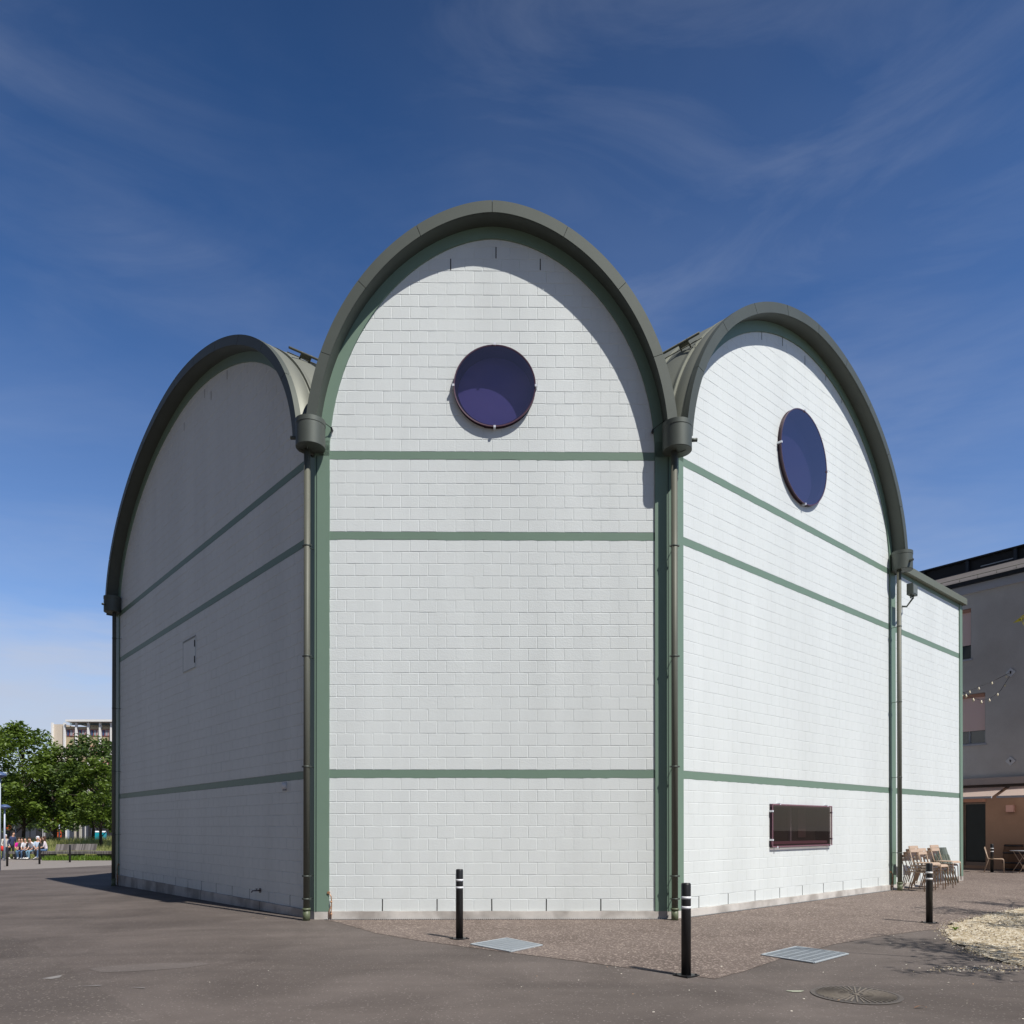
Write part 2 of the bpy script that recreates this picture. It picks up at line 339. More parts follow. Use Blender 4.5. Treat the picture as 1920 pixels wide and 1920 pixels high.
# ---------------------------------------------------------------- the vaulted building
ZB = .13
WALLS = {'F': (Vector((-3.001, 12.555)), .009, 5.372, 1.80), 'L': (Vector((-3.44, 12.804)), 2.28, 12.038, 1.86), 'R': (Vector((2.856, 12.763)), .728, 8.324, 1.88)}
def frame(w):
    P, an, L, p = WALLS[w]; d = Vector((cos(an), sin(an))); n = Vector((d.y, -d.x))
    if n.dot(P) > 0: n = -n
    return P, d, n, L, p
def WP(w, s, h, o=0):
    P, d, n, L, p = frame(w); q = P+d*s+n*o; return Vector((q.x, q.y, h+ZB))
H0, H1 = 7.5, 11.12
def prof(w, ea=0, eh=0, nseg=64, lo=0.0):
    """arch line of facade w, widened by ea and raised by eh; list of (s,h) from s small to large"""
    L, p = WALLS[w][2], WALLS[w][3]; a = L/2+ea; c = L/2; r = []
    for i in range(nseg+1):
        t = pi*i/nseg; u = -cos(t); v = sin(t)
        uu = abs(u)**(2/p)*(1 if u > 0 else -1); r.append((c+a*uu, H0+(H1+eh-H0)*v))
    return r
bld = empty('vaulted_hall', (0, 12.5, 0), 0, 'pale block hall with three scalloped barrel-vault gables and green bands', 'building')
bld_off = -Vector((0, 12.5, 0))
def B(mb, name, mats, parent=None, label=None):
    """build in world coordinates under the hall (or one of its parts)"""
    mb.v = [(x, y-12.5, z) for x, y, z in mb.v]
    o = mb.build(name, mats, parent or bld)
    if label: o['label'] = label
    return o

def clip_half(poly, nx, ny, c):   # keep nx*s+ny*h<=c ; poly of (s,h,o)
    r = []
    for i in range(len(poly)):
        a, b = poly[i], poly[(i+1) % len(poly)]; da = nx*a[0]+ny*a[1]-c; db = nx*b[0]+ny*b[1]-c
        if da <= 0: r.append(a)
        if (da < 0) != (db < 0) and da != db:
            t = da/(da-db); r.append(tuple(a[k]+(b[k]-a[k])*t for k in range(3)))
    return r if len(r) >= 3 else []
def subtract(poly, hole):   # hole: list of half planes (nx,ny,c) inside => nx*s+ny*h<=c
    outp = []; rest = poly
    for nx, ny, c in hole:
        if not rest: break
        o = clip_half(rest, -nx, -ny, -c)
        if o: outp.append(o)
        rest = clip_half(rest, nx, ny, c)
    return outp
def circ_hole(s, h, r, n=36): return ((s-r, s+r, h-r, h+r), [(cos(2*pi*k/n), sin(2*pi*k/n), cos(2*pi*k/n)*s+sin(2*pi*k/n)*h+r) for k in range(n)])
def rect_hole(s0, s1, h0, h1): return ((s0, s1, h0, h1), [(-1, 0, -s0), (1, 0, s1), (0, -1, -h0), (0, 1, h1)])
def seg_planes(w, archlimit=True):
    pr = prof(w, .0, .0, 48); c = WALLS[w][2]/2; pl = []
    for i in range(len(pr)-1):
        (s0, h0), (s1, h1) = pr[i], pr[i+1]; nx, ny = -(h1-h0), (s1-s0)
        if nx*(c-s0)+ny*(H0-h0) > 0: nx, ny = -nx, -ny
        pl.append((nx, ny, nx*s0+ny*h0))
    return pl
BANDS = [(2.2, 2.33), (6.13, 6.26), (7.46, 7.59)]
def block_wall(w, s_lo, s_hi, top, phase, holes=(), arch=True, bands=BANDS, vents=(), vent0=None, vent_rows=(0,)):
    m = MB(); planes = seg_planes(w) if arch else []; js = {'F': .95, 'L': 1.25, 'R': .66}[w]
    rows = []; h = 0.0; k = 0; bi = 0
    while h < top-.01:
        if bi < len(bands) and abs(h-bands[bi][0]) < .01: h = bands[bi][1]; bi += 1; continue
        rows.append((h, min(h+.2, top), k)); h += .2; k += 1
    def emit(poly, mi=0):
        polys = [poly]
        if arch and max(p[1] for p in poly) > H0:
            for nx, ny, c in planes:
                if all(nx*p[0]+ny*p[1] <= c for p in poly): continue
                poly = clip_half(poly, nx, ny, c)
                if not poly: return
            polys = [poly]
        for bb, hp in holes:
            np_ = []
            for q in polys:
                if max(p[0] for p in q) < bb[0] or min(p[0] for p in q) > bb[1] or max(p[1] for p in q) < bb[2] or min(p[1] for p in q) > bb[3]: np_.append(q)
                else: np_ += subtract(q, hp)
            polys = np_
        m.cur = mi
        for q in polys:
            if len(q) >= 3: m.add([WP(w, *p) for p in q], [list(range(len(q)))])
    for (ha, hb, k) in rows:
        j = phase+(.15 if k % 2 else 0); j = j % .3
        e = [s_lo]; s = s_lo+((j-s_lo) % .3)
        while s < s_hi-.02:
            if s > s_lo+.02: e.append(s)
            s += .3
        e.append(s_hi)
        for a, b in zip(e[:-1], e[1:]):
            vl = vr = False
            if vent0 is not None and k in vent_rows:
                vl = abs(((a-vent0+.45) % .9)-.45) < .02; vr = abs(((b-vent0+.45) % .9)-.45) < .02
            g = .0026+random.random()*.002; gl = .009 if vl else g; gr = .009 if vr else g
            if a == s_lo: gl = 0
            if b == s_hi: gr = 0
            rnd = lambda q=.0012: random.uniform(-q, q)
            o0 = rnd(.0009)*js
            i = .0045
            mz_ = -.0052*js; A = (a, ha, -.0045); Bq = (b, ha, -.0045); Cq = (b, hb, -.0045); D = (a, hb, -.0045)
            dd = lambda: -random.uniform(.0008, .0052)*js
            ox = [(a+gl+rnd(), ha+g+rnd()), (b-gr+rnd(), ha+g+rnd()), (b-gr+rnd(), hb-g+rnd()), (a+gl+rnd(), hb-g+rnd())]
            deep = [mz_ if not v else -.03 for v in (vl, vr)]
            ring0 = [(a, ha, deep[0]), (b, ha, deep[1]), (b, hb, deep[1]), (a, hb, deep[0])]
            ring1 = [(*p, dd()) for p in ox]
            tl = [o0+rnd(.0007)*js for _ in range(4)]
            sg = [(1, 1), (-1, 1), (-1, -1), (1, -1)]
            ring2 = [(p[0]+sx*i, p[1]+sy*i, t) for p, (sx, sy), t in zip(ox, sg, tl)]
            for q in range(4):
                r_ = (q+1) % 4
                isv = (q == 3 and vl) or (q == 1 and vr)
                emit([ring0[q], ring0[r_], ring1[r_], ring1[q]], 1 if isv else 0)
                emit([ring1[q], ring1[r_], ring2[r_], ring2[q]])
            emit(ring2)
    return m

# windows measured on the facades
def on(w, px, py, off=0):
    P, d, n, L, p = frame(w); r = ray(px, py); Pq = P+n*off; t = Pq.dot(n)/r.xy.dot(n); q = r*t
    return (q.xy-Pq).dot(d), q.z+EYE-ZB
cF = on('F', 927.5, 723.5, .07); RF = .675
cR = on('R', 1508.5, 858, .07)
w0 = on('R', 1448, 1507.5, .06); w1 = on('R', 1448, 1590, .06); w2 = on('R', 1560, 1511, .06); w3 = on('R', 1560, 1583.5, .06)
RR = (on('R', 1509, 770, .07)[1]-on('R', 1509, 945, .07)[1])/2*.99
print('front win', cF, 'right win', cR, RR, 'rect', w0, w1, w2, w3)
ws0, ws1, wh0, wh1 = w0[0], w2[0], (w1[1]+w3[1])/2, (w0[1]+w2[1])/2
wm = [wall_m, dark_m]
B(block_wall('F', 0, 5.372, 11.3, .273, [circ_hole(cF[0], cF[1], RF-.05)], vent0=.873), 'front_wall', wm, label='frontal pale block gable wall with one round window')
B(block_wall('L', 0, 12.038, 11.3, .048, (), vent0=.648), 'left_wall', wm, label='shaded pale block gable wall without windows')
B(block_wall('R', 0, 8.324, 11.3, .177, [circ_hole(cR[0], cR[1], RR-.05), rect_hole(ws0+.05, ws1-.05, wh0+.05, wh1-.05)], vent0=.477), 'right_wall', wm, label='brightest pale block gable wall with round and rectangular windows')
S_W0, S_W1, WTOP = 8.63, 13.03, 7.66
wing_bands = [(2.2, 2.33), (6.13, 6.26)]
B(block_wall('R', S_W0, S_W1, WTOP, .177, (), arch=False, bands=wing_bands, vent0=.477, vent_rows=(0,)), 'wing_wall', wm, label='low flat-topped block wall at the far right end')

# extra open joints near the gable tops
for w, sh in (('F', [(on('F', 930, 474)), on('F', 845, 496), on('F', 1013, 496)]), ('R', [on('R', 1428, 628), on('R', 1467, 640), on('R', 1509, 676), on('R', 1548, 705), on('R', 1578, 748)]), ('L', [on('L', 426, 703), on('L', 384, 738), on('L', 396, 742), on('L', 345.5, 800)])):
    for s, h in sh:
        m = MB(); q = [WP(w, s-.008, h-.095, .003), WP(w, s+.008, h-.095, .003), WP(w, s+.008, h+.095, .003), WP(w, s-.008, h+.095, .003)]; m.add(q, [(0, 1, 2, 3)]); B(m, 'open_joint', dark_m)

def wbox(m, w, s0, s1, h0, h1, o0, o1):
    vs = [WP(w, s, h, o) for s in (s0, s1) for h in (h0, h1) for o in (o0, o1)]
    m.add(vs, [(0, 1, 3, 2), (4, 6, 7, 5), (0, 4, 5, 1), (2, 3, 7, 6), (0, 2, 6, 4), (1, 5, 7, 3)])
# painted bands with slightly ragged paint line
def band(w, s0, s1, h0, h1):
    m = MB(); n = int((s1-s0)/.1); T = []; Bm = []
    for i in range(n+1):
        s = s0+(s1-s0)*i/n; a = random.uniform(-.005, .005); b = random.uniform(-.009, .006)
        T.append((s, h1+a*.4)); Bm.append((s, h0+b))
    for i in range(n):
        f = [WP(w, *Bm[i], .002), WP(w, *Bm[i+1], .002), WP(w, *T[i+1], .002), WP(w, *T[i], .002)]; m.add(f, [(0, 1, 2, 3)])
    wbox(m, w, s0, s1, h0-.02, h1+.02, -.06, -.008)
    return m
for w in 'FLR':
    L = WALLS[w][2]
    for h0, h1 in BANDS: B(band(w, 0, L, h0, h1), 'green_band', green_m)
for h0, h1 in wing_bands: B(band('R', S_W0, S_W1, h0, h1), 'green_band', green_m)

# green arch rim on the gable, soffit, fascia, roof
OV = .33
def strip(w, A, Bp, oA, oB, m, smooth=True, gaps=None):
    m.sm = smooth; base = len(m.v)
    for (s, h), (s2, h2) in zip(A, Bp): m.v.append(tuple(WP(w, s, h, oA))); m.v.append(tuple(WP(w, s2, h2, oB)))
    for i in range(len(A)-1):
        m.f.append([base+2*i, base+2*i+1, base+2*i+3, base+2*i+2]); m.mi.append(m.cur); m.smooth.append(smooth)
    m.sm = False
NS = 96
LOW = 7.62
def fas(w, ea, eh, lowh=None):
    P = prof(w, ea, eh, NS)
    lo = LOW if lowh is None else lowh
    return [(s, max(h, lo)) for s, h in P if h > lo-.25] if False else [p for p in P if p[1] >= lo]
def resample(P, n):
    L = [0]
    for a, b in zip(P[:-1], P[1:]): L.append(L[-1]+sqrt((a[0]-b[0])**2+(a[1]-b[1])**2))
    r = []; j = 0
    for i in range(n+1):
        t = L[-1]*i/n
        while j < len(L)-2 and L[j+1] < t: j += 1
        f = (t-L[j])/max(1e-9, L[j+1]-L[j]); r.append((P[j][0]+(P[j+1][0]-P[j][0])*f, P[j][1]+(P[j+1][1]-P[j][1])*f))
    return r
def curve(w, ea, eh, n=96, lo=LOW): return resample([p for p in prof(w, ea, eh, 400) if p[1] >= lo], n)
roofs = {}
for w in 'FLR':
    L = WALLS[w][2]
    lf = LOW+.12
    i0 = curve(w, 0, 0, 96, 7.5); i1 = curve(w, .17, .19, 96, 7.5)
    m = MB(); strip(w, i0, i1, .03, .03, m); strip(w, i0, i0, -.01, .03, m); B(m, 'arch_band', green_m)
    # fascia in sheet lengths with open joints
    fi = curve(w, .17, .19, 240, lf); fo = curve(w, .33, .38, 240, lf)
    nseg = {'F': 8, 'L': 12, 'R': 10}[w]
    m = MB(); cuts = [int(240*k/nseg) for k in range(nseg+1)]
    def lerp(P, x):
        x = max(0, min(239.999, x)); i = int(x); f = x-i; return (P[i][0]+(P[i+1][0]-P[i][0])*f, P[i][1]+(P[i+1][1]-P[i][1])*f)
    for k in range(nseg):
        a, b = cuts[k], cuts[k+1]; e = .10
        xsq = [a+e]+list(range(a+1, b))+[b-e]
        A = [lerp(fi, x) for x in xsq]; C = [lerp(fo, x) for x in xsq]
        strip(w, A, C, OV, OV, m); strip(w, A, A, OV, OV-.03, m); strip(w, C, C, OV, OV-.10, m)
        for q, qq in ((A[0], C[0]), (A[-1], C[-1])): m.add([WP(w, *q, OV), WP(w, *qq, OV), WP(w, *qq, OV-.03), WP(w, *q, OV-.03)], [(0, 1, 2, 3)])
    m.cur = 1; strip(w, fi, fo, OV-.025, OV-.025, m)
    B(m, 'fascia', [metal_m, dark_m])
    m = MB(); strip(w, fi, fi, OV-.02, -.05, m); B(m, 'soffit', [mat_soff] if 'mat_soff' in globals() else [metal_m])

def vault(w, depth, s_off=0, seam0=.10, bay=.66, ridge_drop=0.0):
    """roof skin running inwards from the fascia: shallow cushions between raised seams"""
    m = MB(); n = 80; prof_o = curve(w, .30, .34, n, 7.3); L = WALLS[w][2]; c = L/2
    def off(P, e):   # push outwards along radius
        r = []
        for s, h in P:
            v = Vector((s-c, (h-H0)+.8)); v.normalize(); r.append((s+v.x*e, h+v.y*e))
        return r
    t = -.29; rings = [(t, off(prof_o, -.0), 0)]; k = 0; x = seam0
    prev = t
    while prev < depth:
        for q in (1, 2, 3, 4, 5):
            f = q/6; rings.append((prev+(x-prev)*f, off(prof_o, -.02+.045*sin(pi*f)), 0))
        for dx, e in ((-.016, -.02), (-.014, .022), (.014, .022), (.016, -.02)): rings.append((x+dx, off(prof_o, e), 1))
        prev = x; x += bay
    base = 0
    for t, P, _ in rings:
        for s, h in P: m.v.append(tuple(WP(w, s, h, -t)))
    for j in range(len(rings)-1):
        for i in range(n): m.f.append([j*(n+1)+i, j*(n+1)+i+1, (j+1)*(n+1)+i+1, (j+1)*(n+1)+i]); m.mi.append(0); m.smooth.append(rings[j][2] == 0 or rings[j+1][2] == 0)
    return m
for w, dep in (('F', 11), ('L', 9.5), ('R', 9.5)):
    B(vault(w, dep), 'vault_roof', roof_m)
# snow rails on the two side vaults
def rail(w, s, h, t0, t1, side):
    m = MB(); P_ = curve(w, .30, .34, 400, 7.3); s, h = min((p for p in P_ if p[0] < WALLS[w][2]/2), key=lambda p: abs(p[0]-s))
    nrm = Vector((s-WALLS[w][2]/2, h-H0+.8)).normalized()
    def p(t, e): return WP(w, s+nrm.x*e, h+nrm.y*e, -t)
    m.tube([p(t0, .14), p(t1, .14)], .022, 6); m.tube([p(t0, .05), p(t1, .05)], .010, 5)
    t = t0+.25
    while t < t1:
        m.tube([p(t, -.02), p(t, .16)], .016, 6); m.tube([p(t+.18, -.02), p(t+.18, .16)], .016, 6)
        q = [p(t, .04), p(t+.18, .04), p(t+.18, .13), p(t, .13)]; m.add(q, [(0, 1, 2, 3)])
        t += .86
    B(m, 'snow_rail', pipe_m)
rail('R', .55, 10.36, -.05, 5, 1); rail('L', 1.05, 10.68, .1, 5, 1)

# corner piers (proud of the walls), grooves, plinth
def isect(w1, s1e, w2, s2e, off):
    P1, d1, n1, _, _ = frame(w1); P2, d2, n2, _, _ = frame(w2)
    a = P1+n1*off; b = P2+n2*off; den = d1.x*d2.y-d1.y*d2.x; t = ((b-a).x*d2.y-(b-a).y*d2.x)/den; return a+d1*t
def pier(wa, sa, wb, sb, h0, h1, o=.03):
    A = WP(wa, sa, 0, o); A2 = WP(wa, sa, 0, -.25); C = WP(wb, sb, 0, o); C2 = WP(wb, sb, 0, -.25); M = isect(wa, sa, wb, sb, o)
    m = MB(); m.prism([A.xy[:], M[:], C.xy[:], C2.xy[:], A2.xy[:]], h0+ZB, h1+ZB); return m
B(pier('F', 0, 'L', 0, .0, 7.75), 'corner_pier', green_m)
B(pier('F', 5.372, 'R', 0, .0, 7.75), 'corner_pier', green_m)
m = MB(); wbox(m, 'F', -.215, -.200, 0, 7.5, .02, .034); B(m, 'pier_groove', greend_m)
m = MB(); wbox(m, 'F', 5.585, 5.597, 0, 7.5, .02, .034); B(m, 'pier_groove', greend_m)
m = MB(); wbox(m, 'R', 8.324, 8.63, 0, 7.75, -.25, .03); B(m, 'corner_pier', green_m)
m = MB(); wbox(m, 'R', S_W1, S_W1+.20, .0, WTOP, -.25, .03); B(m, 'corner_pier', green_m)
m = MB(); wbox(m, 'L', 12.038, 12.33, 0, 7.75, -.25, .03); B(m, 'corner_pier', green_m)
# plinth
m = MB(); cw = isect('F', 0, 'L', 0, .028); cr = isect('F', 0, 'R', 0, .028)
pts = [WP('L', 12.36, 0, .028).xy, cw, cr, WP('R', S_W1+.22, 0, .028).xy, WP('R', S_W1+.22, 0, -.3).xy, isect('F', 0, 'R', 0, -.3), isect('F', 0, 'L', 0, -.3), WP('L', 12.36, 0, -.3).xy]
n = len(pts)
m.add([(p.x, p.y, -.6) for p in pts]+[(p.x, p.y, ZB) for p in pts], [[i, (i+1) % n, n+(i+1) % n, n+i] for i in range(n)]+[[n, n+1, n+6, n+7], [n+1, n+2, n+5, n+6], [n+2, n+3, n+4, n+5]])
B(m, 'plinth', plinth_m)
for s in (1.9, 5.1, 8.3): m = MB(); wbox(m, 'L', s, s+.012, -.45, 0, .02, .0295); B(m, 'plinth_joint', dark_m)
# body behind the gables so the hall is closed from other sides
m = MB()
LFc = WP('L', 12.33, 0, 0).xy; RFc = WP('R', 8.63, 0, 0).xy; WE = WP('R', S_W1+.2, 0, 0).xy
back = [LFc, LFc+Vector((.6, 9)), Vector((-2, 36)), Vector((6, 36)), RFc+Vector((.3, 9))]
def vwall(m, a, b, z0, z1): m.add([(a.x, a.y, z0), (b.x, b.y, z0), (b.x, b.y, z1), (a.x, a.y, z1)], [(0, 1, 2, 3)])
for a, b in zip(back[:-1], back[1:]): vwall(m, a, b, -1, 7.8)
vwall(m, RFc, RFc+Vector((.3, 9)), 0, 7.8)
B(m, 'rear_wall', wall_m)
# core roof lantern drum under the vaults and the low wing roof
m = MB(); wn = frame('R')[2]
q = [RFc, WE, WE-wn*6, RFc-wn*6]
m.prism([p[:] for p in q], WTOP+ZB-.05, WTOP+ZB); vwall(m, WE, WE-wn*6, 0, WTOP+ZB); vwall(m, WE-wn*6, RFc-wn*6, 0, WTOP+ZB)
B(m, 'wing_roof', [metal_m])
m = MB(); wbox(m, 'R', S_W0-.0, S_W1+.28, WTOP-.005, WTOP+.17, -.4, .13); B(m, 'roof_edge', mat('sage_roof_edge', (.17, .18, .13), .5, metal=.3, var=.06), label='sage green roof edge of the low wing')
m = MB(); wbox(m, 'R', S_W0, S_W1, WTOP-.10, WTOP-.006, -.02, .012); B(m, 'eaves_strip', green_m)
# fourth gable rim turning away behind the right corner
RC = WP('R', 8.66, 0, 0).xy; d4 = Vector((cos(radians(84)), sin(radians(84)))); n4 = Vector((d4.y, -d4.x))
m = MB(); c4 = [(s, h) for s, h in curve('R', .30, .38, 60)]; c4i = curve('R', .14, .19, 60)
def P4(s, h, o): q = RC+d4*(s+.1)+n4*o; return (q.x, q.y, h+ZB)
for i in range(60):
    m.add([P4(*c4i[i], .24), P4(*c4[i], .24), P4(*c4[i+1], .24), P4(*c4i[i+1], .24)], [(0, 1, 2, 3)])
    m.add([P4(*c4[i], .24), P4(*c4[i], -6), P4(*c4[i+1], -6), P4(*c4[i+1], .24)], [(0, 1, 2, 3)])
B(m, 'vault_roof', roof_m)

# rain hoppers and downpipes
def hopper(c, h_top, dia, stub, parent_name='rain_hopper'):
    m = MB(); r = dia/2
    for a_, b_ in (((0, h_top-.06), (r-.02, h_top-.06)), ((r-.02, h_top-.06), (r-.02, h_top)), ((r-.02, h_top), (r+.006, h_top)), ((r+.006, h_top), (r+.006, h_top-.075)), ((r+.006, h_top-.075), (r, h_top-.085)), ((r, h_top-.085), (r, h_top-.432)), ((r, h_top-.432), (r-.006, h_top-.44))):
        q0 = len(m.f); m.lathe((c.x, c.y, ZB), [a_, b_], 56); 
        keep = [i for i in range(q0, len(m.f)) if len(m.f[i]) == 4]; m.f[q0:] = [m.f[i] for i in keep]; m.mi[q0:] = [0]*len(keep); m.smooth[q0:] = [True]*len(keep)
    m.add([(c.x+(r-.006)*cos(2*pi*k/56), c.y+(r-.006)*sin(2*pi*k/56), ZB+h_top-.44) for k in range(56)], [list(range(56))])
    m.v = [(x, y-12.5, z) for x, y, z in m.v]; o = m.build(parent_name, metal_m, bld, recalc=False)
    s = MB(); a = Vector((c.x, c.y, h_top-.27+ZB)); d = Vector((stub[0], stub[1], 0)).normalized()
    s.tube([a+d*(r-.04), a+d*(r+.085)], .03, 12); s.cur = 1; s.tube([a+d*(r+.08), a+d*(r+.087)], .024, 12)
    so = s; so.v = [(x, y-12.5, z) for x, y, z in so.v]; so.build('overflow_stub', [metal_m, dark_m], o)
    return o
def dpipe(c, top, wdir, bot=0.0, r=.052, clamps=(.35, .72, 2.5, 4.3, 6.1)):
    m = MB(); gzv = gz(c.x, c.y)
    m.tube([(c.x, c.y, .17+gzv), (c.x, c.y, top+ZB)], r, 20, True)
    o = B(m, 'downpipe', pipe_m)
    m = MB(); m.tube([(c.x, c.y, gzv-.02), (c.x, c.y, .17+gzv)], r+.006, 20); m.lathe((c.x, c.y, gzv), [(r+.004, .165), (r+.016, .167), (r+.016, .20), (r+.001, .203)], 20)
    m.v = [(x, y-12.5, z) for x, y, z in m.v]; m.build('standpipe', pipe2_m, o)
    for z in clamps:
        m = MB(); m.lathe((c.x, c.y, z), [(r+.001, -.012), (r+.005, -.012), (r+.005, .012), (r+.001, .012)], 20)
        a = Vector((c.x, c.y, z)); wd = Vector((wdir[0], wdir[1], 0)).normalized(); sd = Vector((-wd.y, wd.x, 0))
        m.tube([a+wd*r, a+wd*(r+.16)], .006, 6); m.box(a+sd*(r+.012), (.03, .03, .025)); m.box(a-sd*(r+.012), (.03, .03, .025))
        m.v = [(x, y-12.5, z_) for x, y, z_ in m.v]; m.build('bracket', metal_m, o)
pL = Vector((-3.33, 12.395)); pR = Vector((2.655, 12.41)); hL = Vector((-3.27, 12.37)); hR = Vector((2.70, 12.40))
pLL = at(213.2, 1500, 21.75).xy; pRR = at(1686.5, 1400, 18.15).xy
hopper(hL, 7.98, .47, (-1, -.05)); hopper(hR, 7.95, .47, (1, -.12)); hopper(at(210.5, 1140, 21.75).xy, 7.95, .44, (-.5, -.9)); hopper(at(1691.5, 1050, 18.2).xy, 7.95, .46, (.35, -1))
dpipe(pL, 7.6, (.3, 1)); dpipe(pR, 7.6, (0, 1)); dpipe(pLL, 7.6, (1, .3), clamps=(1.3, 3.1, 4.9, 6.9)); dpipe(pRR, 7.6, (-.5, 1), clamps=(.9, 2.7, 4.5, 6.3))
# small wire anchors beside the hoppers
for w, s, h, s2 in (('F', .045, 7.93, -.12), ('F', 5.33, 7.93, 5.5)):
    m = MB(); m.tube([WP(w, s, h, -.01), WP(w, s, h, .09)], .016, 8); m.tube([WP(w, s, h, .08), WP(w, s2, h+.09, .2)], .006, 5); m.tube([WP(w, s, h-.03, .02), WP(w, s, h-.03, .08)], .012, 8); B(m, 'wire_anchor', black_m)

# round windows
def round_window(w, c, R, depth, label, blind):
    e = MB(); n = 72
    def P(r, t, o): return WP(w, c[0]+r*cos(t), c[1]+r*sin(t), o)
    # reveal tube
    for k in range(n):
        t0, t1 = 2*pi*k/n, 2*pi*(k+1)/n
        e.add([P(R-.05, t0, .0), P(R-.05, t1, .0), P(R-.05, t1, -depth), P(R-.05, t0, -depth)], [(0, 1, 2, 3)])
        e.add([P(R-.06, t0, .012), P(R-.06, t1, .012), P(R+.0, t1, .012), P(R+.0, t0, .012)], [(0, 1, 2, 3)])
        e.add([P(R+.0, t0, .012), P(R+.0, t1, .012), P(R+.0, t1, -.01), P(R+.0, t0, -.01)], [(0, 1, 2, 3)])
    fr = B(e, 'round_window', purple_m, label=label)
    def sub(mb, nm, mt):
        mb.v = [(x, y-12.5, z) for x, y, z in mb.v]; return mb.build(nm, mt, fr)
    sp = MB()
    for k in range(n):
        t0, t1 = 2*pi*k/n, 2*pi*(k+1)/n; sp.add([P(R-.014, t0, .012), P(R-.014, t1, .012), P(R-.014, t1, .072), P(R-.014, t0, .072)], [(0, 1, 2, 3)])
    sub(sp, 'spacer_ring', purple_m)
    b = MB(); b.add([P(R-.05, 2*pi*k/n, -depth) for k in range(n)], [list(range(n))]); sub(b, 'blind', blind)
    g = MB(); g.add([P(R, 2*pi*k/n, .075) for k in range(n)], [list(range(n))]); sub(g, 'glass_disc', glassp_m)
    r = MB()
    for k in range(n):
        t0, t1 = 2*pi*k/n, 2*pi*(k+1)/n
        r.add([P(R+.002, t0, .082), P(R+.002, t1, .082), P(R-.018, t1, .078), P(R-.018, t0, .078)], [(0, 1, 2, 3)])
        r.add([P(R+.002, t0, .082), P(R+.002, t1, .082), P(R+.002, t1, .060), P(R+.002, t0, .060)], [(0, 1, 2, 3)])
    sub(r, 'glass_rim', mat('rim_'+w, (.085, .042, .065), .3))
    for q in range(4):
        t = q*pi/2; cm = MB(); s = c[0]+(R+.005)*cos(t); h = c[1]+(R+.005)*sin(t)
        wbox(cm, w, s-.018, s+.018, h-.018, h+.018, .0, .10); sub(cm, 'clip', clip_m)
round_window('F', cF, RF, .20, 'round window of the frontal gable, half shaded inside', blind_m)
round_window('R', cR, RR, .22, 'larger round window of the right gable', mat('violet_blind', (.13, .115, .2), .8))

# rectangular window in the right wall
m = MB(); D = -.28
s0, s1, h0, h1 = ws0+.05, ws1-.05, wh0+.05, wh1-.05
for a, b in (((s0, h0), (s1, h0)), ((s1, h0), (s1, h1)), ((s1, h1), (s0, h1)), ((s0, h1), (s0, h0))):
    m.add([WP('R', *a, .01), WP('R', *b, .01), WP('R', *b, D), WP('R', *a, D)], [(0, 1, 2, 3)])
wbox(m, 'R', ws0, ws1, wh1-.05, wh1, -.01, .015); wbox(m, 'R', ws0, ws1, wh0, wh0+.05, -.01, .015); wbox(m, 'R', ws0, ws0+.05, wh0+.05, wh1-.05, -.01, .015); wbox(m, 'R', ws1-.05, ws1, wh0+.05, wh1-.05, -.01, .015)
rw = B(m, 'service_window', purple_m, label='rectangular tinted window low in the right wall')
def rsub(mb, nm, mt): mb.v = [(x, y-12.5, z) for x, y, z in mb.v]; return mb.build(nm, mt, rw)
m = MB(); wbox(m, 'R', s0, s1, h0-.0, h0+.05, D+.02, -.02); rsub(m, 'sill', purple2_m)
m = MB(); m.add([WP('R', s0, h0, D), WP('R', s1, h0, D), WP('R', s1, h1, D), WP('R', s0, h1, D)], [(0, 1, 2, 3)]); rsub(m, 'inner_pane', darkblind_m)
m = MB(); wbox(m, 'R', s0+(s1-s0)*.50, s0+(s1-s0)*.50+.045, h0+.05, h1, D+.005, D+.05); rsub(m, 'mullion', frame_m)
m = MB(); wbox(m, 'R', s0+(s1-s0)*.66, s0+(s1-s0)*.80, h0+.12, h1, D+.005, D+.02); rsub(m, 'door_leaf', mat('inner_door', (.10, .07, .068), .7))
m = MB(); m.add([WP('R', ws0, wh0, .06), WP('R', ws1, wh0, .06), WP('R', ws1, wh1, .06), WP('R', ws0, wh1, .06)], [(0, 1, 2, 3)]); rsub(m, 'glass_pane', glassr_m)
m = MB(); e = .022
for a in ((ws0, ws1, wh0, wh0+e), (ws0, ws1, wh1-e, wh1), (ws0, ws0+e, wh0+e, wh1-e), (ws1-e, ws1, wh0+e, wh1-e)): wbox(m, 'R', *a, .055, .066)
rsub(m, 'glass_rim', mat('rim_rect', (.20, .09, .12), .3))
for s, h in ((ws0+.0, wh0+.14), (ws0, wh1-.14), (ws1, wh0+.14), (ws1, wh1-.14), (ws0+.28, wh1), (ws1-.22, wh1), (ws0+.17, wh0), (ws1-.1, wh0)):
    m = MB(); wbox(m, 'R', s-.017, s+.017, h-.017, h+.017, 0, .08); rsub(m, 'clip', clip_m)

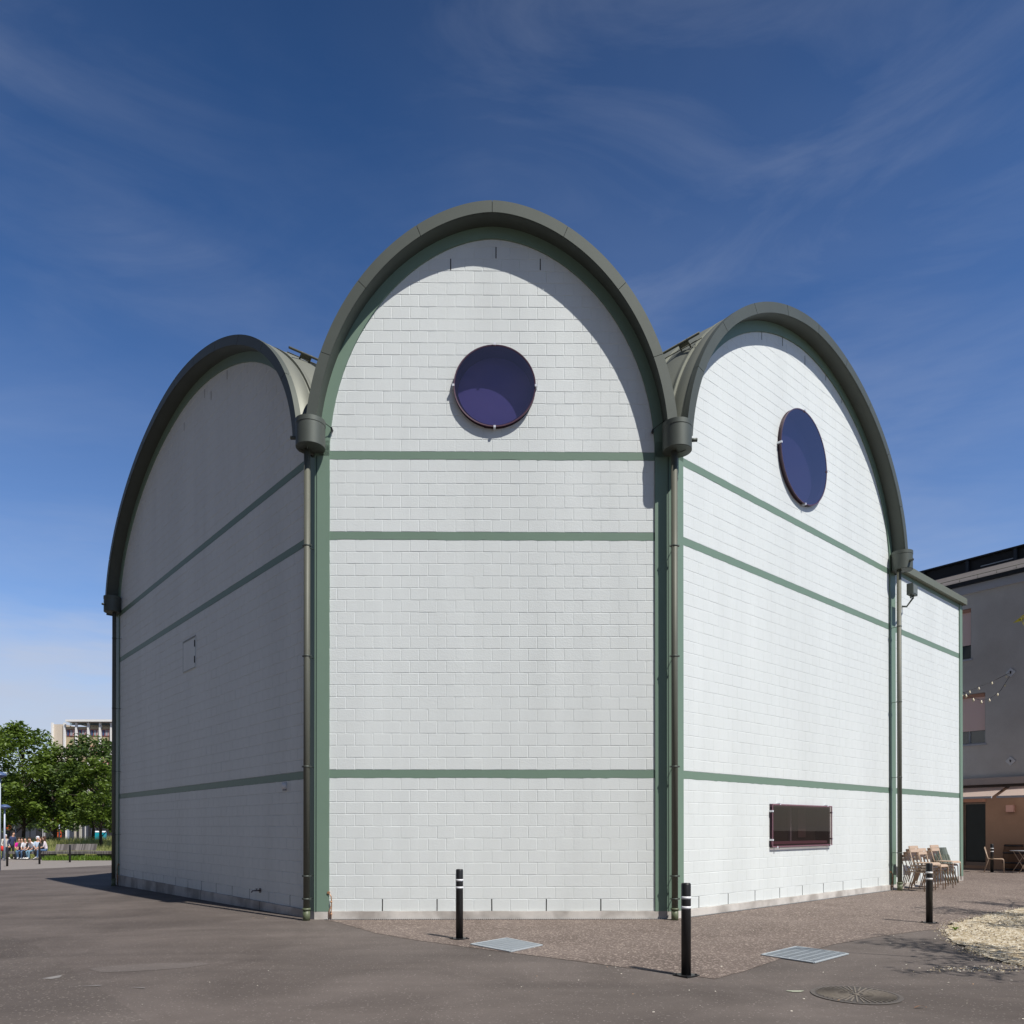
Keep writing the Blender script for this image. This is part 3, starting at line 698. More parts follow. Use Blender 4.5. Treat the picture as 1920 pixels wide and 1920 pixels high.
# hatch, wall lamp, spigot, lightning conductors
a0, a1 = on('L', 367.5, 1195), on('L', 344, 1262)
m = MB(); wbox(m, 'L', a0[0], a1[0], on('L', 344, 1262)[1], on('L', 367.5, 1193)[1], -.02, .012); hatch = B(m, 'access_hatch', wall_m, label='flush painted access hatch high in the shaded wall')
hw = mat('hatch_edge', (.36, .40, .40), .6); ht_ = on('L', 367.5, 1193)[1]
m = MB(); e_ = .018
for q_ in ((a0[0], a1[0], a1[1], a1[1]+e_), (a0[0], a1[0], ht_-e_, ht_), (a0[0], a0[0]+e_, a1[1]+e_, ht_-e_), (a1[0]-e_, a1[0], a1[1]+e_, ht_-e_)): wbox(m, 'L', *q_, .012, .016)
m.v = [(x, y-12.5, z) for x, y, z in m.v]; m.build('hatch_frame', hw, hatch)
for hh in (on('L', 367, 1206)[1], on('L', 367, 1236)[1]): m = MB(); wbox(m, 'L', a0[0]+.02, a0[0]+.05, hh-.075, hh+.075, .012, .026); m.v = [(x, y-12.5, z) for x, y, z in m.v]; m.build('hinge', dark_m, hatch)

m = MB(); wbox(m, 'L', a0[0], a1[0], on('L', 367.5, 1193)[1]+.01, on('L', 367.5, 1193)[1]+.025, -.02, .022); m.v = [(x, y-12.5, z) for x, y, z in m.v]; m.build('drip_strip', hw, hatch)
s, h = on('L', 531, 1473.5, .05)
m = MB(); q = [WP('L', s, h+.055, .03), WP('L', s, h-.055, .03)]; m.tube(q, .045, 14); m.cur = 1; m.tube([WP('L', s, h-.05, .03), WP('L', s, h-.085, .03)], .03, 12); wbox(m, 'L', s-.03, s+.03, h-.05, h+.06, 0, .03)
B(m, 'wall_sensor', [white_m, frame_m], label='small white sensor below the lowest green band')
s, h = on('L', 488, 1669.5)
m = MB(); m.tube([WP('L', s, h, 0), WP('L', s, h, .012)], .045, 14); m.tube([WP('L', s, h, 0), WP('L', s, h, .10)], .014, 10); m.tube([WP('L', s, h, .07), WP('L', s+.0, h, .15), WP('L', s, h-.03, .17)], .012, 8)
m.tube([WP('L', s, h+.03, .07), WP('L', s, h+.0, .07)], .008, 6); m.tube([WP('L', s-.035, h+.033, .07), WP('L', s+.035, h+.033, .07)], .008, 6)
B(m, 'garden_tap', mat('tap_metal', (.12, .11, .12), .35, metal=.7), label='small metal tap low on the shaded wall')
for w, s in (('F', -.005), ('R', .04), ('R', 8.32), ('L', 12.02)):
    g = gz(*WP(w, s, 0, 0).xy)-ZB
    m = MB(); h = .31
    m.tube([WP(w, s, h, .0), WP(w, s, h, .045)], .022, 10); m.tube([WP(w, s, h, .04), WP(w, s+.05, h-.06, .05), WP(w, s+.055, h-.14, .045), WP(w, s+.05, g-.02+.13, .05), WP(w, s+.05, g+.0, .05)], .009, 8)
    for hz in (h-.15, h-.35): m.tube([WP(w, s+.05, hz+.012, .05), WP(w, s+.05, hz-.012, .05)], .017, 8)
    m.tube([WP(w, s+.05, h-.22, .045), WP(w, s+.012, h-.30, .04), WP(w, s+.012, g, .04)], .008, 8)
    B(m, 'earthing_cable', copper_m)

# floodlight on the wing
s, h = on('R', 1712, 1106, .45)
m = MB(); wbox(m, 'R', s-.15, s+.14, h-.13, h+.13, .36, .50); m.cur = 1; wbox(m, 'R', s-.13, s+.12, h-.10, h+.10, .50, .508)
fl = B(m, 'floodlight', [metal_m, mat('flood_glass', (.14, .15, .12), .35)], label='olive floodlight box on a bracket arm beside the far pipe')
m = MB(); sa = on('R', 1693, 1129, .02)[0]; m.tube([WP('R', sa, h-.20, .0), WP('R', sa+.02, h-.22, .10), WP('R', s+.02, h-.20, .43)], .022, 8); m.tube([WP('R', s-.08, h-.12, .43), WP('R', s-.08, h-.21, .43)], .02, 8); m.tube([WP('R', s+.05, h-.12, .43), WP('R', s+.05, h-.2, .43)], .02, 8)
m.v = [(x, y-12.5, z) for x, y, z in m.v]; m.build('bracket_arm', metal_m, fl)

# slot drains along the plinth
def drain(w, s0, s1, label):
    m = MB(); wbox(m, w, s0, s1, -ZB-.01, -ZB+.0065, .030, .085)
    m.cur = 1; s = s0+.01
    while s < s1: wbox(m, w, s, s+.008, -ZB+.004, -ZB+.009, .034, .082); s += .034
    o = m.build('slot_drain', [dark_m, grate_m]); tag(o, label, 'drain', 'slot drains along the wall foot')
drain('F', -.06, 5.55, 'thin dark slot drain along the foot of the frontal wall'); drain('R', .12, 8.3, 'thin dark slot drain along the foot of the right wall')

# ---------------------------------------------------------------- bollards
def bollard(loc, label, group, rz=.6, small=False):
    e = empty('bollard', loc, rz, label, 'bollard', group)
    m = MB(); r = .049; m.lathe((0, 0, 0), [(r, .0), (r, .935), (r-.006, .948), (0, .95)], 28); m.build('post', black_m, e)
    if not small:
        for z in (.80, .70):
            m = MB(); m.lathe((0, 0, 0), [(r+.0005, z-.014), (r+.0015, z-.014), (r+.0015, z+.014), (r+.0005, z+.014)], 28); m.build('reflective_ring', white_m, e)
        m = MB(); m.box((0, 0, .008), (.19, .19, .016)); 
        for x in (-.07, .07):
            for y in (-.07, .07): m.lathe((x, y, .012), [(.012, 0), (.012, .014), (0, .016)], 6, False)
        m.build('base_plate', black_m, e)
    return e
bollard(gpt(861.5, 1761), 'black bollard in front of the middle of the frontal wall, left of a grate', 'bollards', .75)
bollard(gpt(1286.5, 1830), 'nearest black bollard, right in front of the second downpipe', 'bollards', .65)
bollard(gpt(1742.5, 1731), 'black bollard in front of the stacked beige chairs', 'bollards', .3)
bollard(gpt(1860, 1636), 'black bollard beside the lone beige chair by the brown wall', 'bollards', .3)
bollard(gpt(13.5, 1624.5), 'distant bollard in front of the standing person', 'bollards', .2, True)
bollard(gpt(74, 1620.5), 'distant bollard in front of the seated group', 'bollards', .2, True)
bollard(gpt(131, 1617), 'distant bollard in front of the empty bench back', 'bollards', .2, True)

# ---------------------------------------------------------------- grates, manhole, small things on the ground
def grate(corners, label, nb):
    P = [gpt(*c) for c in corners]; m = MB(); c = sum(P, Vector())/4
    z0, z1 = .006, .018
    def bar(a, b, w, zt=z1):
        d = (b-a).normalized(); sdv = Vector((-d.y, d.x, 0))*w/2
        vs = [a-sdv, b-sdv, b+sdv, a+sdv]; m.add([(v.x, v.y, z0) for v in vs]+[(v.x, v.y, zt) for v in vs], [(4, 5, 6, 7), (0, 1, 5, 4), (1, 2, 6, 5), (2, 3, 7, 6), (3, 0, 4, 7)])
    for i in range(4): bar(P[i], P[(i+1) % 4], .022)
    for k in range(1, nb): t = k/nb; bar(P[0].lerp(P[1], t), P[3].lerp(P[2], t), .014, z1-.002)
    n2_ = int((P[3]-P[0]).length/.10)
    for k in range(1, n2_): t = k/n2_; bar(P[0].lerp(P[3], t), P[1].lerp(P[2], t), .009, z1-.003)
    m.cur = 1; m.add([(p.x, p.y, .0055) for p in P], [(0, 1, 2, 3)])
    tag(m.build('steel_grate', [grate_m, dark_m]), label, 'grate', 'steel grates')
grate([(883, 1772), (950, 1760.5), (1016, 1773.5), (957, 1786)], 'small steel grate right of the middle bollard', 24)
grate([(1428, 1792), (1494, 1776.5), (1590, 1790), (1526, 1807)], 'larger steel grate between the brown and dark asphalt', 24)
c = gpt(1605, 1866)
e = empty('manhole_cover', (c.x, c.y, 0), .4, 'round ribbed cast-iron manhole cover in the foreground', 'manhole')
m = MB(); m.lathe((0, 0, 0), [(.385, .004), (.385, .0075), (.352, .0075), (.352, .005)], 64, False); m.build('rim', cast_m, e)
m = MB(); m.lathe((0, 0, 0), [(.346, .0045), (.346, .006), (0, .006)], 64, False); m.build('lid', mat('lid_iron', (.075, .066, .059), .7, metal=.2, var=.3, vscale=30), e); m = MB()
for k in range(40):
    t = 2*pi*k/40; a0_ = .06 if k % 2 else .15; 
    d = Vector((cos(t), sin(t))); m.box((d.x*(a0_+.335)/2, d.y*(a0_+.335)/2, .0085), (.335-a0_, .012, .007), Matrix.Rotation(t, 3, 'Z'))
m.lathe((0, 0, .006), [(.03, 0), (.03, .007), (0, .007)], 16); m.build('lid_ribs', mat('rib_iron', (.165, .142, .115), .7, var=.5, vscale=45), e)
# gravel bed
bed = [g2(*p) for p in [(1925, 1701), (1860, 1714), (1805, 1727), (1778, 1738), (1772, 1748), (1785, 1764), (1820, 1783), (1865, 1800), (1925, 1815)]]+[(9.5, 9.2), (11, 11), (10.5, 13)]
tag(flat_poly('gravel_bed', bed, gravel_m, .012, .045), 'straw-coloured gravel bed at the right edge', 'gravel', kind='stuff')
m = MB()
cx0 = gpt(1850, 1760)
def inpoly(x, y, P):
    c = False
    for i in range(len(P)):
        (x1, y1), (x2, y2) = P[i], P[i-1]
        if (y1 > y) != (y2 > y) and x < (x2-x1)*(y-y1)/(y2-y1)+x1: c = not c
    return c
k = 0
rg = random.Random(3)
while k < 5200:
    x, y = rg.uniform(5.5, 11), rg.uniform(7.5, 13.5)
    if not inpoly(x, y, bed): continue
    r = rg.uniform(.006, .02); k += 1; m.cur = rg.choice((0, 0, 1, 2)); a = rg.random()*6
    vs = [(x+r*cos(a+q*2.09)*rg.uniform(.7, 1.3), y+r*sin(a+q*2.09)*rg.uniform(.7, 1.3), .010) for q in range(3)]+[(x, y, .012+r*.8)]
    m.add(vs, [(0, 1, 3), (1, 2, 3), (2, 0, 3)])
for k in range(1500):   # stragglers past the edge of the bed
    i = rg.randrange(0, 9); a_, b_ = bed[i], bed[(i+1) % len(bed)]; t = rg.random(); x = a_[0]+(b_[0]-a_[0])*t+rg.gauss(0, .07); y = a_[1]+(b_[1]-a_[1])*t+rg.gauss(0, .09)
    r = rg.uniform(.004, .014); m.cur = rg.choice((0, 0, 1, 2)); a = rg.random()*6
    m.add([(x+r*cos(a+q*2.09), y+r*sin(a+q*2.09), .004) for q in range(3)]+[(x, y, .006+r*.8)], [(0, 1, 3), (1, 2, 3), (2, 0, 3)])
cp = gpt(1838, 1817)
for k in range(240):   # loose pebbles spilled on the asphalt
    x, y = cp.x+rg.gauss(0, .28), cp.y+rg.gauss(0, .09); r = rg.uniform(.005, .016); m.cur = rg.choice((0, 1)); a = rg.random()*6
    m.add([(x+r*cos(a+q*2.09), y+r*sin(a+q*2.09), .001) for q in range(3)]+[(x, y, r*.8)], [(0, 1, 3), (1, 2, 3), (2, 0, 3)])
tag(m.build('pebbles', [mat('pebble_straw', (.40, .33, .22), .8), mat('pebble_pale', (.60, .56, .48), .8), mat('pebble_dark', (.15, .12, .085), .8)]), 'loose pale pebbles on and beside the gravel bed', 'pebbles', kind='stuff')
m = MB()
for k in range(900):   # fallen petals
    u = rg.random()
    x = rg.uniform(-3.5, 12); y = rg.uniform(6, 22)
    if x < 0 and rg.random() < .8: continue
    if y > 12.3 and x < 2.6: continue
    nrm = frame('R')[2]; 
    if (Vector((x, y))-frame('R')[0]).dot(nrm) < .05 and y > 12.3: continue
    r = rg.uniform(.004, .013)*(1 if x > 1 else .7); a = rg.random()*6; m.cur = 0 if rg.random() < .8 else 1
    m.add([(x+r*cos(a+q*1.57), y+r*sin(a+q*1.57)*rg.uniform(.5, 1), .009+rg.uniform(0, .005)) for q in range(4)], [(0, 1, 2, 3)])
tag(m.build('fallen_petals', [paper_m, mat('petal_brown', (.5, .3, .16), .8)], recalc=False), 'tiny pale petals scattered over the asphalt', 'petals', kind='stuff')
def litter(px, py, l, w, mt, name, label, cat, rz):
    p = gpt(px, py); m = MB(); n = 6; pts = []
    for i in range(n+1):
        t = i/n; ww = w*sin(pi*min(max(t, .03), .97)); pts.append((t*l-l/2, ww, t))
    vs = [(a, b, .012+.01*sin(pi*t)) for a, b, t in pts]+[(a, -b, .008+.02*sin(pi*t)) for a, b, t in pts]
    m.add(vs, [[i, i+1, n+2+i, n+1+i] for i in range(n)]); o = m.build(name, mt); o.location = (p.x, p.y, p.z); o.rotation_euler = (0, 0, rz); tag(o, label, cat)
litter(1726, 1891, .11, .012, leafbrown_m, 'dead_leaf', 'curled brown leaf below the manhole cover', 'leaf', .1)
litter(960, 1720.5, .26, .014, leafbrown_m, 'dry_pod', 'brown seed pod lying at the foot of the frontal wall', 'seed pod', .05)
litter(487, 1722, .24, .014, mat('dry_twig', (.30, .22, .13), .8), 'dry_leaf', 'dry tan leaf on the asphalt by the shaded wall', 'leaf', .15)
p = gpt(1492, 1859.5); m = MB(); m.add([(p.x+.07*cos(t)*(1+.35*sin(3*t)), p.y+.045*sin(t)*(1+.3*cos(2*t)), .006) for t in [k*.35 for k in range(18)]], [list(range(18))])
tag(m.build('chalk_spot', mat('worn_chalk', (.32, .34, .26), .9, var=.5, vscale=40)), 'pale greenish blotch left of the manhole cover', 'blotch')
p = gpt(1791, 1745.5); m = MB()
for k in range(26):
    a = rg.random()*6.28; l = rg.uniform(.04, .1); d = Vector((cos(a), sin(a), .7))*l; sdv = Vector((-sin(a), cos(a), 0))*.009; b = p+Vector((0, 0, .015))
    m.add([b-sdv*.4, b+d*.6-sdv, b+d, b+d*.6+sdv], [(0, 1, 2, 3)])
tag(m.build('weed_tuft', weed_m, recalc=False), 'small green weed on the gravel edge', 'plant')
# worn pale patch and tyre scuffs are part of the asphalt left of the frontal wall
def scuff(pts, mt, z=.0025):
    return flat_poly('worn_patch', [g2(*p) for p in pts], mt, z, .004)
wp = ground_mat('worn_asphalt', (.108, .093, .084), (.142, .122, .111), (.26, .23, .21), .98, .22, 150, 1.0, .4)
tag(scuff([(165, 1817), (210, 1811), (300, 1806), (380, 1805), (396, 1808), (350, 1815), (260, 1821), (190, 1824)], wp), kind='structure')
tag(flat_poly('asphalt_patch', [g2(*p) for p in [(-40, 1745), (20, 1757), (70, 1775), (112, 1800), (150, 1832), (215, 1872), (290, 1926), (-60, 1926)]], ground_mat('old_asphalt', (.074, .061, .053), (.116, .098, .087), (.26, .23, .2), .965, .30, 130, 1.0, .6), .004, .012), kind='structure')
wl = mat('scratch_white', (.22, .21, .20), .9, var=.4, vscale=20)
for q in ([(78, 1836), (117, 1829), (112, 1834), (96, 1837)], [(130, 1851.5), (190, 1848), (188, 1849.5)], [(240, 1852), (273, 1853), (270, 1854)]): tag(scuff(q, wl, .008), kind='structure')

# ---------------------------------------------------------------- bistro chairs
def make_chair(name='bistro_chair', mt=beige_m):
    """faces +x, origin at floor centre"""
    e = empty(name); r = .0115
    W2 = .205
    m = MB()   # tube frames: rear leg rising into the back upright, front leg bending into the seat rail
    for y in (-W2, W2):
        m.tube([(-.33, y, 0), (-.20, y, .43), (-.235, y, .52), (-.315, y, .84)], r, 8)
    m.build('back_frame', mt, e)
    for y in (-W2, W2):
        q = MB(); q.tube([(.235, y, 0), (.225, y, .40), (.215, y, .438), (.18, y, .452), (-.20, y, .452)], r, 8); q.build('leg', mt, e)
    m = MB(); n = 8
    T = [(-.19, .455), (-.1, .452), (.05, .456), (.15, .462), (.20, .458), (.228, .44), (.236, .415)]
    for i in range(len(T)-1):
        (x0, z0), (x1, z1) = T[i], T[i+1]
        m.add([(x0, -W2+.012, z0), (x1, -W2+.012, z1), (x1, W2-.012, z1), (x0, W2-.012, z0), (x0, -W2+.012, z0+.006), (x1, -W2+.012, z1+.006), (x1, W2-.012, z1+.006), (x0, W2-.012, z0+.006)],
              [(0, 1, 2, 3), (4, 5, 6, 7), (0, 1, 5, 4), (2, 3, 7, 6), (0, 3, 7, 4), (1, 2, 6, 5)])
    m.build('seat', mt, e)
    for za, zb in ((.70, .772), (.782, .85)):
        m = MB()
        def bx_(z): return -.235-(z-.52)*.25
        m.add([(bx_(za)+.014, -W2, za), (bx_(zb)+.014, -W2, zb), (bx_(zb)+.02, 0, zb), (bx_(za)+.02, 0, za)], [(0, 1, 2, 3)])
        vs = []
        for y in [-W2-.005+i*(2*W2+.01)/6 for i in range(7)]:
            c = -.010*(1-(y/W2)**2)
            for z in (za, zb):
                for dx in (.012, .018): vs.append((bx_(z)+dx+c, y, z))
        m = MB(); fs = []
        for i in range(6):
            a = i*4; b = a+4; fs += [(a, b, b+2, a+2), (a+1, a+3, b+3, b+1), (a, a+1, b+1, b), (a+2, b+2, b+3, a+3)]
        fs += [(0, 2, 3, 1), (24, 25, 27, 26)]; m.add(vs, fs); m.build('back_slat', mt, e)
    return e
proto = make_chair()
wd = frame('R')[1]; wn3 = frame('R')[2]
face = Vector((.60, -.80)).normalized(); FZ = math.atan2(face.y, face.x)
def place(o, x, y, z, rz, label, group, tilt=0):
    o.location = (x, y, z); o.rotation_euler = (0, tilt, rz); tag(o, label, 'chair', group)
first = True
stack_names = ['stack beside the downpipe', 'middle stack', 'stack next to the green tables']
pos_names = {4: ['at the bottom', 'second from the bottom', 'third from the bottom', 'on top'], 3: ['at the bottom', 'in the middle', 'on top']}
for si, (px, py, ncount) in enumerate([(1722, 0, 4), (1742, 0, 3), (1761, 0, 4)]):
    b = WP('R', on('R', px, 1620, .52)[0], 0, .52)
    for k in range(ncount):
        o = proto if first else copy_tree(proto); first = False
        x = b.x+face.x*.062*k; y = b.y+face.y*.062*k
        place(o, x, y, .072*k, FZ, 'beige metal chair %s of the %s' % (pos_names[ncount][k], stack_names[si]), 'stacked beige chairs by the wing wall')
b = gpt(1867, 1636)
o = copy_tree(proto); place(o, b.x, b.y, 0, -.58, 'lone beige metal chair beside a bollard by the brown wall', 'beige chairs at the terrace')
b2 = gpt(1893, 1634.5)
o = copy_tree(proto); place(o, b2.x+.95, b2.y+.9, 0, -.45, 'beige chair in the shade behind the bollard, next to the barrel', 'beige chairs at the terrace')
# folded green tables leaning on the wall
def folded_table(x, y, rz, label):
    e = empty('folded_table', (x, y, 0), rz, label, 'table', 'folded green tables')
    m = MB(); lean = radians(17); R_ = Matrix.Rotation(-lean, 3, 'X')
    m.box(R_ @ Vector((0, 0, .69)), (.62, .018, .64), R_); m.build('table_top', chairgreen_m, e)
    for xx in (-.27, .27):
        m = MB(); m.tube([R_ @ Vector((xx, -.02, .80)), R_ @ Vector((xx*.95, -.035, .02))], .012, 8); m.build('leg', chairgreen_m, e)
        m = MB(); m.tube([R_ @ Vector((xx*.8, -.02, .82)), R_ @ Vector((xx*.6, -.05, .02))], .010, 8); m.build('leg', chairgreen_m, e)
    return e
wallrot = math.atan2(wd.y, wd.x)
for k, nm in enumerate(('nearest the chairs and frontmost', 'in the middle of the three', 'closest to the wall corner')):
    b = WP('R', on('R', 1779+4.5*k, 1630, .34)[0], 0, .34); folded_table(b.x, b.y, wallrot, 'folded sage green metal table, %s' % nm)

# ---------------------------------------------------------------- grey building at the right
A = Vector((16.64, 28.3)); bd = Vector((.595, -.804)).normalized(); bn = Vector((-bd.y, bd.x)) * -1
if bn.dot(A) > 0: bn = -bn
br = empty('grey_rendered_house', (A.x, A.y, 0), 0, 'three-storey grey rendered house with pink blinds and black roof terrace', 'building')
def BP(t, z, o=0): q = A+bd*t+bn*o; return Vector((q.x, q.y, z))
def bbox_(m, t0, t1, z0, z1, o0, o1):
    vs = [BP(t, z, o) for t in (t0, t1) for z in (z0, z1) for o in (o0, o1)]
    m.add(vs, [(0, 1, 3, 2), (4, 6, 7, 5), (0, 4, 5, 1), (2, 3, 7, 6), (0, 2, 6, 4), (1, 5, 7, 3)])
def BB(m, name, mt, parent=None, label=None):
    m.v = [(x-A.x, y-A.y, z) for x, y, z in m.v]; o = m.build(name, mt, parent or br)
    if label: o['label'] = label
    return o
def tx(px, off=0):
    r = ray(px, 1550); k = r.x/r.y; Aq = A+bn*off; return (Aq.y*k-Aq.x)/(bd.x-bd.y*k)
def wall_with_holes(t0, t1, z0, z1, holes, o=0, depth=.18):
    m = MB(); ts = sorted(set([t0, t1]+[q for h in holes for q in h[:2]])); zs = sorted(set([z0, z1]+[q for h in holes for q in h[2:]]))
    for a, b in zip(ts[:-1], ts[1:]):
        for c, d in zip(zs[:-1], zs[1:]):
            if any(h[0] <= (a+b)/2 <= h[1] and h[2] <= (c+d)/2 <= h[3] for h in holes): continue
            m.add([BP(a, c, o), BP(b, c, o), BP(b, d, o), BP(a, d, o)], [(0, 1, 2, 3)])
    for a, b, c, d in holes:
        for p, q in (((a, c), (b, c)), ((b, c), (b, d)), ((b, d), (a, d)), ((a, d), (a, c))): m.add([BP(*p, o), BP(*q, o), BP(*q, o-depth), BP(*p, o-depth)], [(0, 1, 2, 3)])
    return m
def zat(px, py, off=0):
    t = tx(px, off); q = BP(t, 0, off); r = ray(px, py); return EYE+r.z*q.y/r.y
BT = 4.9
uT0, uT1 = zat(1822, 1236), zat(1822, 1140); lT0, lT1 = zat(1848, 1394), zat(1848, 1298)
uw = (tx(1822)-1.15, tx(1822), uT0, uT1); lw = (tx(1848)-1.15, tx(1848), lT0, lT1)
zled = zat(1860, 1471)
more = []
for k in range(1, 2):
    more += [(uw[0]+3.7*k, uw[1]+3.7*k, uT0, uT1), (lw[0]+3.2*k, lw[1]+3.2*k, lT0, lT1)]
more += [(uw[0]-2.6, uw[1]-2.6, uT0, uT1), (lw[0]-2.6, lw[1]-2.6, lT0, lT1)]
EV = zat(1822, 1113)
BB(wall_with_holes(-8, BT, zled, EV+.1, [uw, lw]+more), 'wall', stucco_m)
dr = (tx(1805), tx(1848), .10, zat(1830, 1504))
BB(wall_with_holes(-8, BT, -.2, zled, [dr]), 'ground_floor_wall', brown_m, label='brown rendered ground floor wall under the awnings')
m = MB()
for t in (-8, BT): m.add([BP(t, -.2), BP(t, -.2, -10), BP(t, EV, -10), BP(t, EV)], [(0, 1, 2, 3)])
m.add([BP(-8, -.2, -10), BP(BT, -.2, -10), BP(BT, EV, -10), BP(-8, EV, -10)], [(0, 1, 2, 3)]); BB(m, 'side_wall', stucco_m)
def bwin(h, shut):
    a, b, c, d = h; m = MB()
    for q in ((a, b, c, c+.06), (a, b, d-.05, d), (a, a+.06, c+.06, d-.05), (b-.06, b, c+.06, d-.05), ((a+b)/2-.03, (a+b)/2+.03, c+.06, d-.05)): bbox_(m, *q, -.17, -.12)
    o = BB(m, 'window', frame_m)
    def S(m, nm, mt): m.v = [(x-A.x, y-A.y, z) for x, y, z in m.v]; m.build(nm, mt, o)
    m = MB(); m.add([BP(a, c, -.15), BP(b, c, -.15), BP(b, d, -.15), BP(a, d, -.15)], [(0, 1, 2, 3)]); S(m, 'pane', mat('pane_%d' % len(MATS), (.02, .03, .05), .08, spec=1))
    m = MB(); bbox_(m, a+.02, b-.04, c+(d-c)*shut, d-.12, -.10, -.085); S(m, 'blind', shutter_m)
    m = MB(); bbox_(m, a+.0, b-.02, d-.13, d-.015, -.12, -.02); S(m, 'blind_box', shutter2_m)
    m = MB(); bbox_(m, a-.03, b+.04, c-.05, c+.01, -.17, .06); S(m, 'sill', lightband_m)
bwin(uw, .29); bwin(lw, .27)
for k, h in enumerate(more): bwin(h, (.3, .6, 0.05)[k % 3])
# door
m = MB(); a, b, c, d = dr
for q in ((a, a+.06, c, d), (b-.04, b, c, d), (a+.06, b-.04, d-.07, d), (a+.06, b-.04, c, c+.13)): bbox_(m, *q, -.16, -.10)
do = BB(m, 'glass_door', mat('door_frame', (.22, .17, .15), .5))
m = MB(); m.add([BP(a, c, -.13), BP(b, c, -.13), BP(b, d, -.13), BP(a, d, -.13)], [(0, 1, 2, 3)]); m.v = [(x-A.x, y-A.y, z) for x, y, z in m.v]; m.build('pane', mat('door_glass', (.008, .012, .016), .05, spec=.2), do)
m = MB(); bbox_(m, a-.02, b+.02, d, d+.12, -.02, .03); m.v = [(x-A.x, y-A.y, z) for x, y, z in m.v]; m.build('lintel', shutter2_m, do)
m = MB(); bbox_(m, -8, BT, zled, zled+.24, -.05, .16); BB(m, 'storey_ledge', ledge_m)
m = MB(); bbox_(m, -8, BT, zled-.14, zled-.002, -.05, .02); BB(m, 'awning_box', mat('awning_box_brown', (.07, .05, .045), .6))
zb = EV
m = MB(); bbox_(m, -8.2, BT, zb, zb+.30, -.1, .10); BB(m, 'eave_band', lightband_m)
m = MB(); bbox_(m, -8.2, BT, zb+.30, zb+.44, -.1, .22); BB(m, 'gutter', blackroof_m)
m = MB(); m.add([BP(-8.2, zb+.45, .2), BP(BT, zb+.45, .2), BP(BT, zb+1.25, -1.3), BP(-8.2, zb+1.25, -1.3)], [(0, 1, 2, 3)])
m.add([BP(-8.2, zb+1.25, -1.3), BP(BT, zb+1.25, -1.3), BP(BT, zb+1.25, -10), BP(-8.2, zb+1.25, -10)], [(0, 1, 2, 3)]); BB(m, 'roof', slate_m)
m = MB()
t = -8
m.tube([BP(-8, zb+.62, .08), BP(BT, zb+.62, .08)], .012, 5)
while t < BT: m.tube([BP(t, zb+.46, .12), BP(t, zb+.64, .08)], .010, 5); t += .62
BB(m, 'snow_guard', pipe_m)
zt0 = zat(1815, 1086, -1.25); zt1 = zat(1815, 1050, -1.25)
tp = tx(1815, -1.25)
m = MB(); bbox_(m, -8, BT, zt0, zt1, -1.42, -1.35); bbox_(m, -8, BT, zt1-.03, zt1+.03, -1.4, -1.2); BB(m, 'terrace_screen', blackroof_m)
for k in range(-4, 3):
    m = MB(); bbox_(m, tp+1.64*k-.05, tp+1.64*k+.05, zt0-.05, zt1-.02, -1.34, -1.24); BB(m, 'terrace_post', bluegrey_m)
m = MB(); bbox_(m, tp+.45, tp+1.55, zt0+.36, zt0+.40, -1.34, -1.31); BB(m, 'light_tube', steel_m)
# awnings
zaw = zled-.10
def awning(t0, t1, label):
    m = MB(); n = 10
    for i in range(n):
        f0, f1 = i/n, (i+1)/n; z0, z1 = zaw-.38*f0, zaw-.38*f1; o0, o1 = .06+1.15*f0, .06+1.15*f1
        m.add([BP(t0, z0, o0), BP(t1, z0, o0), BP(t1, z1, o1), BP(t0, z1, o1)], [(0, 1, 2, 3)])
    o = BB(m, 'awning', awnt_m, label=label)
    m = MB(); bbox_(m, t0, t1, zaw-.43, zaw-.36, 1.19, 1.25); m.v = [(x-A.x, y-A.y, z) for x, y, z in m.v]; m.build('front_rail', lightband_m, o)
    for t in (t0+.15, t1-.12):
        m = MB(); m.tube([BP(t, zaw-.12, .06), BP(t-.1, zaw-.30, .7), BP(t, zaw-.41, 1.2)], .03, 6); m.v = [(x-A.x, y-A.y, z) for x, y, z in m.v]; m.build('arm', blackroof_m, o)
awnt_m = bpy.data.materials.new('awning_translucent'); awnt_m.use_nodes = True; t_ = awnt_m.node_tree; p_ = t_.nodes['Principled BSDF']; p_.inputs['Base Color'].default_value = (.86, .70, .62, 1); p_.inputs['Roughness'].default_value = .8
tr_ = N(t_, 'ShaderNodeBsdfTranslucent'); tr_.inputs[0].default_value = (.98, .88, .80, 1); ms_ = N(t_, 'ShaderNodeMixShader'); ms_.inputs[0].default_value = .6
t_.links.new(p_.outputs[0], ms_.inputs[1]); t_.links.new(tr_.outputs[0], ms_.inputs[2]); t_.links.new(ms_.outputs[0], t_.nodes['Material Output'].inputs[0])
tm = tx(1890, .06)
awning(-4.5, tm-.07, 'pale pink awning above the glass door'); awning(tm+.09, BT-.1, 'pale pink awning at the right picture edge')
tl = tx(1894.5, .05); zl = zat(1894.5, 1516)
m = MB(); bbox_(m, tl-.12, tl+.12, zl-.12, zl+.12, .0, .12); BB(m, 'wall_lamp', pinklamp_m)
